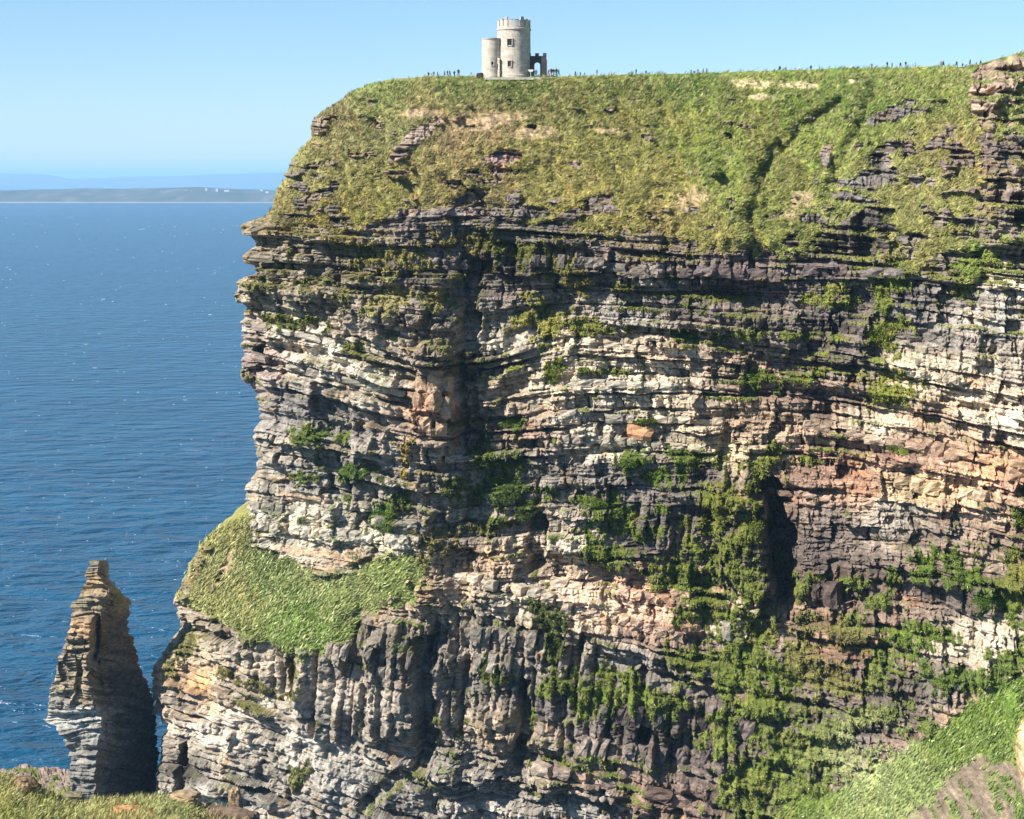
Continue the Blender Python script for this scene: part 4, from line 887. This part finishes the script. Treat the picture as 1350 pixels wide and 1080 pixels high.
def lathe(prof, n=64, a0=0, a1=2 * math.pi):
    vs = []; fs = []; full = abs(a1 - a0 - 2 * math.pi) < 1e-6
    m_ = n if full else n + 1
    for r, z in prof:
        for k in range(m_):
            a_ = a0 + (a1 - a0) * k / n; vs.append((r * math.sin(a_), -r * math.cos(a_), z))
    for j in range(len(prof) - 1):
        for k in range(n):
            k2 = (k + 1) % m_; fs.append((j * m_ + k, j * m_ + k2, (j + 1) * m_ + k2, (j + 1) * m_ + k))
    return vs, fs
def arc_block(r0, r1, z0, z1, a0, a1, n=4):
    vs = []
    for k in range(n + 1):
        a_ = a0 + (a1 - a0) * k / n
        for r, z in ((r0, z0), (r1, z0), (r1, z1), (r0, z1)): vs.append((r * math.sin(a_), -r * math.cos(a_), z))
    fs = [(0, 1, 2, 3), (4 * n + 3, 4 * n + 2, 4 * n + 1, 4 * n)]
    for k in range(n):
        for j in range(4): fs.append((4 * k + j, 4 * (k + 1) + j, 4 * (k + 1) + (j + 1) % 4, 4 * k + (j + 1) % 4))
    return vs, fs
TY = 500.0; ts = TY / F * 1.0
tb = pt(677.5, 101.5, TY); TR = 21.7 * ts
def th(py): return float(pt(677.5, py, TY)[2] - tb[2])
tower = empty('castle_tower', tb); tag(tower, 'round pale limestone tower with battlements and a lower side turret on the cliff top', 'tower')
prof = [(TR * 1.03, -2), (TR * 1.03, .35), (TR * 1.0, .45), (TR * .985, th(41.0)), (TR * 1.03, th(40.4)), (TR * 1.03, th(38.6)), (TR * .99, th(38.2)), (TR * .99, th(36.0)), (TR * .99 - .55, th(36.0)), (TR * .99 - .55, th(39.5)), (0.01, th(39.6))]
v, f = lathe(prof); py_mesh('wall', v, f, M_LIME, tower)
nm_ = 18; hz0 = th(36.0) ; hz1 = th(27.8)
for k in range(nm_):
    a_ = 2 * math.pi * (k + .5) / nm_; wa = 2 * math.pi / nm_ * .39
    tall = k % 5 == 1
    v, f = arc_block(TR * .99 - .55, TR * .99, hz0 + .003, hz1, a_ - wa, a_ + wa); mer = py_mesh('merlon', v, f, M_LIME, tower)
    v, f = arc_block(TR * .99 - .6, TR * 1.0, hz1 + .003, hz1 + (.85 if tall else .14), a_ - wa * (.8 if tall else 1.1), a_ + wa * (.8 if tall else 1.1)); py_mesh('coping', v, f, M_COPE, mer)
def window(parent, R_, ang, z, w, h, root=(0, 0)):
    """frame bars, hood and dark pane set round a point of the cylinder"""
    def tr(vs_): 
        out = []
        for x, y, zz in vs_:
            r_ = R_ + y; a_ = ang + x / R_
            out.append((root[0] + r_ * math.sin(a_), root[1] - r_ * math.cos(a_), z + zz))
        return out
    def box(x0, x1, y0, y1, z0, z1): return tr([(x, y, zz) for zz in (z0, z1) for x, y in ((x0, y0), (x1, y0), (x1, y1), (x0, y1))])
    F6 = [(3, 2, 1, 0), (4, 5, 6, 7), (0, 1, 5, 4), (1, 2, 6, 5), (2, 3, 7, 6), (3, 0, 4, 7)]
    pane = py_mesh('window', box(-w / 2, w / 2, -.1, .04, -h / 2, h / 2), F6, M_VOID, parent)
    t_ = .22
    py_mesh('hood', box(-w / 2 - .35, w / 2 + .35, -.1, .38, h / 2 + .02, h / 2 + .26), F6, M_LIME, pane)
    for x0, x1 in ((-w / 2 - t_, -w / 2 - .01), (w / 2 + .01, w / 2 + t_)): py_mesh('jamb', box(x0, x1, -.1, .3, -h / 2 - .1, h / 2), F6, M_LIME, pane)
    py_mesh('sill', box(-w / 2 - .1, w / 2 + .1, -.1, .25, -h / 2 - .3, -h / 2 - .12), F6, M_LIME, pane)
def ang_of(px, cx, rpx): return math.asin(max(-1, min(1, (px - cx) / rpx)))
window(tower, TR * .99, ang_of(672, 677.5, 21.7), th(57.2), 1.25, 1.7)
window(tower, TR * .995, ang_of(671.8, 677.5, 21.7), th(85.5), .9, 1.5)
# side turret
ux = (649.0 - 677.5) * ts; UR = 13.1 * ts
prof = [(UR * 1.02, -2), (UR * 1.02, .3), (UR, .4), (UR * .985, th(53.6)), (UR * 1.03, th(53.3)), (UR * 1.03, th(52.2)), (UR * .6, th(51.6)), (.01, th(51.4))]
v, f = lathe(prof, 48); v = [(x + ux, y - 1.0, z) for x, y, z in v]; turret = py_mesh('turret', v, f, M_LIME, tower)
v, f = lathe([(UR * 1.05, th(52.3)), (UR * 1.05, th(51.4)), (UR * .95, th(51.2)), (.01, th(51.0))], 48); v = [(x + ux, y - 1.0, z + .01) for x, y, z in v]; py_mesh('turret_coping', v, f, M_COPE, turret)
window(turret, UR * .99, ang_of(649.8, 649, 13.1), th(84.6), .6, .8, (ux, -1.0))
# low buttress where the turret meets the tower
v = [(x, y, z) for z in (-1, th(78)) for x, y in ((-4.9, -3.3), (-4.1, -3.9), (-3.9, -1.5), (-5.0, -1.5))]
py_mesh('buttress', v, [(0, 1, 5, 4), (1, 2, 6, 5), (2, 3, 7, 6), (3, 0, 4, 7), (4, 5, 6, 7)], M_LIME, tower)

# dark walled gateway right of the tower
gb = pt(707.5, 101.5, TY - 1.0)
gate = empty('arched_gateway', gb); tag(gate, 'dark battlemented stone wall with an arched opening beside the tower', 'gateway')
def gx(px): return (px - 707.5) * ts
def gz(py): return th(py)
# wall with an arched hole as an extruded outline
out_l = []
aw0, aw1, spring, crown_z = gx(704.6), gx(712.0), gz(86.0), gz(82.5)
arch = [(aw1, -1.5), (aw1, spring)] + [((aw0 + aw1) / 2 + (aw1 - aw0) / 2 * math.cos(t), spring + (crown_z - spring) * math.sin(t)) for t in np.linspace(0, math.pi, 11)[1:-1]] + [(aw0, spring), (aw0, -1.5)]
topz = gz(74.0); L0, R0 = gx(694.5), gx(720.0)
outline = [(L0, -1.5), (L0, topz), (R0, topz), (R0, -1.5)] + arch
tops = [(L0, topz)] + [(aw0, topz)] + [(x, topz) for x, z in arch[-3:1:-1]] + [(aw1, topz), (R0, topz)]
bots = [(L0, -1.5), (aw0, -1.5), (aw1, -1.5), (R0, -1.5)]
strips = [[(L0, -1.5), (aw0, -1.5), (aw0, topz), (L0, topz)], [(aw1, -1.5), (R0, -1.5), (R0, topz), (aw1, topz)]]
ap = arch[::-1][1:-1]                                     # along the arch, left springing to right springing
for (xa_, za_), (xb_, zb_) in zip(ap[:-1], ap[1:]):
    if xb_ - xa_ > 1e-4: strips.append([(xa_, za_), (xb_, zb_), (xb_, topz), (xa_, topz)])
vs, fs = [], []
for q in strips:
    b0 = len(vs); vs += [(x, -.45, z) for x, z in q] + [(x, .45, z) for x, z in q]
    fs += [(b0, b0 + 1, b0 + 2, b0 + 3), (b0 + 7, b0 + 6, b0 + 5, b0 + 4), (b0, b0 + 4, b0 + 5, b0 + 1), (b0 + 3, b0 + 2, b0 + 6, b0 + 7)]
    if len(vs) <= 16: fs += [(b0, b0 + 3, b0 + 7, b0 + 4), (b0 + 1, b0 + 5, b0 + 6, b0 + 2)]
wo = py_mesh('wall', vs, fs, M_DARKST, gate)
F6 = [(3, 2, 1, 0), (4, 5, 6, 7), (0, 1, 5, 4), (1, 2, 6, 5), (2, 3, 7, 6), (3, 0, 4, 7)]
def boxm(name, x0, x1, y0, y1, z0, z1, mat, parent):
    return py_mesh(name, [(x, y, z) for z in (z0, z1) for x, y in ((x0, y0), (x1, y0), (x1, y1), (x0, y1))], F6, mat, parent)
for a_, b2, t_ in ((694.8, 700.0, 70.8), (705.5, 710.3, 70.4), (715.6, 720.2, 70.2)):
    boxm('merlon', gx(a_), gx(b2), -.5, .5, topz + .003, gz(t_), M_DARKST, gate)
boxm('buttress', gx(718.5), gx(720.8), -.9, -.47, -1.5, gz(79), M_DARKST, gate)

# stone terrace at their feet
tv = []; ter = pt(700, 101.5, TY)
ta = empty('terrace', pt(690, 101.75, TY - 6)); tag(ta, 'thin pale paved strip along the foot of the tower', 'terrace')
s_ = (TY - 6) / F
M_PAVE = flat_mat('pale_paving', (.5, .46, .38), .9, .2)
x = 640.0; q = 0
rp2 = random.Random(4)
while x < 790:
    w = rp2.uniform(7, 12) if x < 742 else rp2.uniform(10, 16); hgt = -.12 if x < 742 else -.2
    py_ = 100.9 + (0.2 if x < 742 else .1)
    boxm('paving_slab', (x - 690) * s_, (x + w - .3 - 690) * s_, -1.2, 1.2, -.8, hgt + rp2.uniform(-.06, .06), M_PAVE, ta); x += w
# information sign
sg = pt(699.6, 101.3, TY - 4); sign = empty('information_sign', sg); tag(sign, 'small white notice board on a thin post before the arched gateway', 'sign')
M_WHITE = flat_mat('white_paint', (.75, .75, .73), .6, .03); M_POST = flat_mat('grey_post', (.3, .3, .3), .6, .1)
boxm('panel', -.75, .75, -.06, 0, 1.45, 2.0, M_WHITE, sign); boxm('post', -.06, .06, -.03, .03, -.3, 1.44, M_WHITE, sign)
# boulder left of the turret
o = stone('boulder', 633.6, 100.2, TY - 2, 1.1, .8, .8, (60, 52, 50), 'dark low boulder at the left foot of the side turret', 'boulder', seed=12)
del o['group']

# ------------------------------------------------------------------ people on the skyline
M_SKIN = flat_mat('skin', (.45, .28, .2), .6, .05); M_HAIR = flat_mat('dark_hair', (.03, .02, .018), .7, .1)
CL = {k: flat_mat(k + '_cloth', v, .85, .1, 4) for k, v in {'black': (.02, .02, .025), 'navy': (.02, .03, .07), 'grey': (.15, .15, .16), 'teal': (.02, .10, .10), 'white': (.6, .6, .6), 'brown': (.10, .06, .045), 'maroon': (.12, .02, .025), 'denim': (.04, .06, .11), 'pink': (.5, .2, .22)}.items()}
def person_mesh(name, pose):
    step_ = {'stand': .06, 'walk': .26}[pose]; arm = {'stand': .05, 'walk': .2}[pose]
    J = {'pelvis': ((0, 0, .95), .15), 'waist': ((0, 0, 1.1), .13), 'chest': ((0, .01, 1.32), .165), 'neck': ((0, 0, 1.5), .06), 'chin': ((0, -.02, 1.56), .075), 'head': ((0, -.01, 1.65), .10), 'crown': ((0, 0, 1.72), .07)}
    E = [('pelvis', 'waist'), ('waist', 'chest'), ('chest', 'neck'), ('neck', 'chin'), ('chin', 'head'), ('head', 'crown')]
    for s, sg_ in ((-1, 1), (1, -1)):
        n_ = 'l' if s < 0 else 'r'
        J.update({n_ + 'hip': ((s * .10, 0, .88), .10), n_ + 'knee': ((s * .11, -sg_ * step_ * .6 - .02, .48), .065), n_ + 'ankle': ((s * .12, -sg_ * step_ + .05, .09), .045), n_ + 'toe': ((s * .13, -sg_ * step_ - .14, .04), .04),
                  n_ + 'shoulder': ((s * .19, 0, 1.41), .075), n_ + 'elbow': ((s * .26, sg_ * arm * .4 + .03, 1.13), .05), n_ + 'wrist': ((s * .25, sg_ * arm * -.2 - .06, .88), .035), n_ + 'hand': ((s * .24, sg_ * arm * -.3 - .08, .80), .035)})
        E += [('pelvis', n_ + 'hip'), (n_ + 'hip', n_ + 'knee'), (n_ + 'knee', n_ + 'ankle'), (n_ + 'ankle', n_ + 'toe'), ('chest', n_ + 'shoulder'), (n_ + 'shoulder', n_ + 'elbow'), (n_ + 'elbow', n_ + 'wrist'), (n_ + 'wrist', n_ + 'hand')]
    names = list(J); me = bpy.data.meshes.new(name); me.from_pydata([J[k][0] for k in names], [(names.index(a), names.index(b)) for a, b in E], []); me.update()
    o = bpy.data.objects.new(name, me); C.objects.link(o)
    md = o.modifiers.new('skin', 'SKIN'); sk = me.skin_vertices[0].data if me.skin_vertices else None
    if sk is None:
        bpy.context.view_layer.objects.active = o; o.select_set(True); bpy.ops.mesh.customdata_skin_add(); sk = me.skin_vertices[0].data
    for k, nme in enumerate(names):
        r = J[nme][1]; sk[k].radius = (r, r); sk[k].use_root = (k == 0)
    sd = o.modifiers.new('sub', 'SUBSURF'); sd.levels = 1; sd.render_levels = 1
    dg = bpy.context.evaluated_depsgraph_get(); ev = bpy.data.meshes.new_from_object(o.evaluated_get(dg))
    bpy.data.objects.remove(o); ev.name = name
    for p_ in ev.polygons: p_.use_smooth = True
    return ev
BODY = {k: person_mesh('person_' + k, k) for k in ('stand', 'walk')}
_pc = {}
def body_mesh(pose, top, legs):
    key = (pose, top, legs)
    if key not in _pc:
        me = BODY[pose].copy(); me.materials.clear()
        for m_ in (CL[top], CL[legs], M_SKIN, M_HAIR): me.materials.append(m_)
        mi = []
        for p_ in me.polygons:
            z = p_.center.z; y = p_.center.y
            if z > 1.5: mi.append(3 if (z > 1.67 or y > .03) else 2)
            elif z < .95 and abs(p_.center.x) < .2 : mi.append(1)
            elif z < .86: mi.append(2)
            else: mi.append(0)
        me.polygons.foreach_set('material_index', mi); _pc[key] = me
    return _pc[key]
PEO = [(565,101.8,512,.9,'black','black','farthest left tiny figure on the skyline, dark clothes'),
 (572,101.6,512,1,'black','denim','second figure from the left end of the skyline'),
 (577,101.5,512,.95,'navy','black','third figure from the left end of the skyline, in navy'),
 (586,101.2,511,1.05,'grey','black','figure in grey at the left of the huddle before the tower'),
 (590,101.1,511,1.1,'brown','black','figure in brown in the middle of the huddle left of the tower'),
 (593,101.1,511,1.05,'black','navy','figure in black at the right of the huddle left of the tower'),
 (599,101.0,510,1.0,'navy','navy','lone navy figure between the huddle and the tallest figure left of the tower'),
 (604.5,100.8,508,1.25,'black','denim','tallest dark figure on the skyline left of the tower'),
 (621,100.6,508,.75,'grey','grey','small bent grey figure nearest the left side of the turret'),
 (661,101.1,493,1.05,'grey','brown','grey dressed figure standing against the turret and tower junction'),
 (696.5,101.2,494,1.05,'black','black','figure in black at the left foot of the arched gateway'),
 (703.4,101.2,494,1.15,'black','navy','figure in black left of the arch opening'),
 (706.5,101.2,494,1.2,'teal','black','figure in teal jacket standing in the arch opening'),
 (723,101.2,494,1.2,'maroon','grey','figure in maroon just right of the gateway'),
 (726.6,101.2,494,1.4,'black','pink','big dark figure with bare looking legs right of the gateway'),
 (729.6,101.2,495,1.35,'black','white','tall dark figure in pale trousers right of the gateway'),
 (733.4,101.2,496,1.42,'teal','teal','tall figure in dark green, left of the last pair beside the tower'),
 (736.6,101.2,496,1.3,'navy','teal','last figure of the crowd right of the gateway, in navy'),
 (758.5,101.1,505,.95,'black','black','first small dark walker right of the crowd by the tower'),
 (765,101.1,507,.8,'navy','black','smaller navy walker behind the first one right of the tower'),
 (771,101.1,507,.75,'black','denim','smallest walker of the three right of the tower'),
 (787,100.6,503,1.2,'black','navy','lone tall dark walker on the level skyline right of the tower'),
 (833,99.8,507,.9,'black','black','left one of a close pair on the skyline above the green slope'),
 (838.5,99.6,507,1.15,'navy','black','right and taller one of a close pair above the green slope'),
 (851.5,99.4,509,.9,'grey','black','grey figure just right of the close pair on the skyline'),
 (911,98.6,505,.9,'black','black','left figure of a loose group above the sandy patches'),
 (915,98.5,507,.7,'navy','black','short navy figure of the loose group above the sandy patches'),
 (920,98.4,506,1.0,'black','grey','third figure of the loose group above the sandy patches'),
 (927,98.2,506,1.05,'navy','navy','fourth figure of the loose group above the sandy patches'),
 (931.7,98.1,506,1.1,'black','navy','last figure of the loose group above the sandy patches'),
 (1028,95.2,504,1.1,'black','black','left figure of a spread group over the bare sandy turf'),
 (1036,95,505,.9,'navy','black','navy figure second in the spread group over the bare turf'),
 (1054,94.3,505,.9,'white','navy','white topped figure midway in the spread group over the bare turf'),
 (1069,93.6,504,1.0,'black','navy','right figure of the spread group over the bare turf'),
 (1149,91,500,.95,'black','navy','lone small figure on the right skyline above the gully'),
 (1169.5,90.3,499,1.15,'black','black','tall dark figure left in a row of four on the right skyline'),
 (1176,90.2,500,1.05,'maroon','black','maroon figure second in a row of four on the right skyline'),
 (1187,90.1,500,1.0,'navy','black','navy figure third in a row of four on the right skyline'),
 (1194,90,500,1.2,'black','navy','last and tallest figure in a row of four on the right skyline'),
 (1240.5,89.6,498,1.15,'grey','black','left one of a touching pair on the right skyline'),
 (1243.5,89.6,498,1.2,'black','black','right one of a touching pair on the right skyline'),
 (1261,89.5,497,1.15,'black','navy','dark figure left of the last cluster near the brown crag'),
 (1269,89.4,498,.8,'navy','black','short navy figure near the brown crag'),
 (1278.6,89.3,496,1.45,'black','black','tallest dark figure near the brown crag'),
 (1287,89.1,496,1.0,'grey','navy','grey figure second nearest the brown crag on the skyline'),
 (1292.5,89,495,1.25,'brown','black','brown dressed figure nearest the brown crag on the skyline')]
for k, (px, py, Y, s, top, legs, lb) in enumerate(PEO):
    o = bpy.data.objects.new('person', body_mesh('walk' if k % 3 else 'stand', top, legs)); C.objects.link(o)
    o.location = tuple(map(float, pt(px, py, Y))); o.scale = (s * 1.2, s * 1.2, s * 1.0); o.rotation_euler = (0, 0, random.uniform(-2.6, 2.6))
    tag(o, lb, 'person', 'people walking along the cliff top')

# ------------------------------------------------------------------ air
m = bpy.data.materials.new('air'); m.use_nodes = True; nt = m.node_tree
nt.nodes.remove(nt.nodes['Principled BSDF'])
pv = nt.nodes.new('ShaderNodeVolumePrincipled'); pv.inputs['Color'].default_value = (0.42, 0.72, 1.0, 1); pv.inputs['Density'].default_value = 3.4e-5; pv.inputs['Anisotropy'].default_value = 0.0
nt.links.new(pv.outputs[0], nt.nodes['Material Output'].inputs['Volume'])
X0, X1, Y0_, Y1_, Z0, Z1 = -95000, 95000, -2500, 112000, -40, 620
sea.location.z = 0
hz = boxm('haze', X0, X1, Y0_, Y1_, Z0, Z1, m, None); tag(hz, 'thin blue sea haze between the cliff and the far island', kind='stuff')
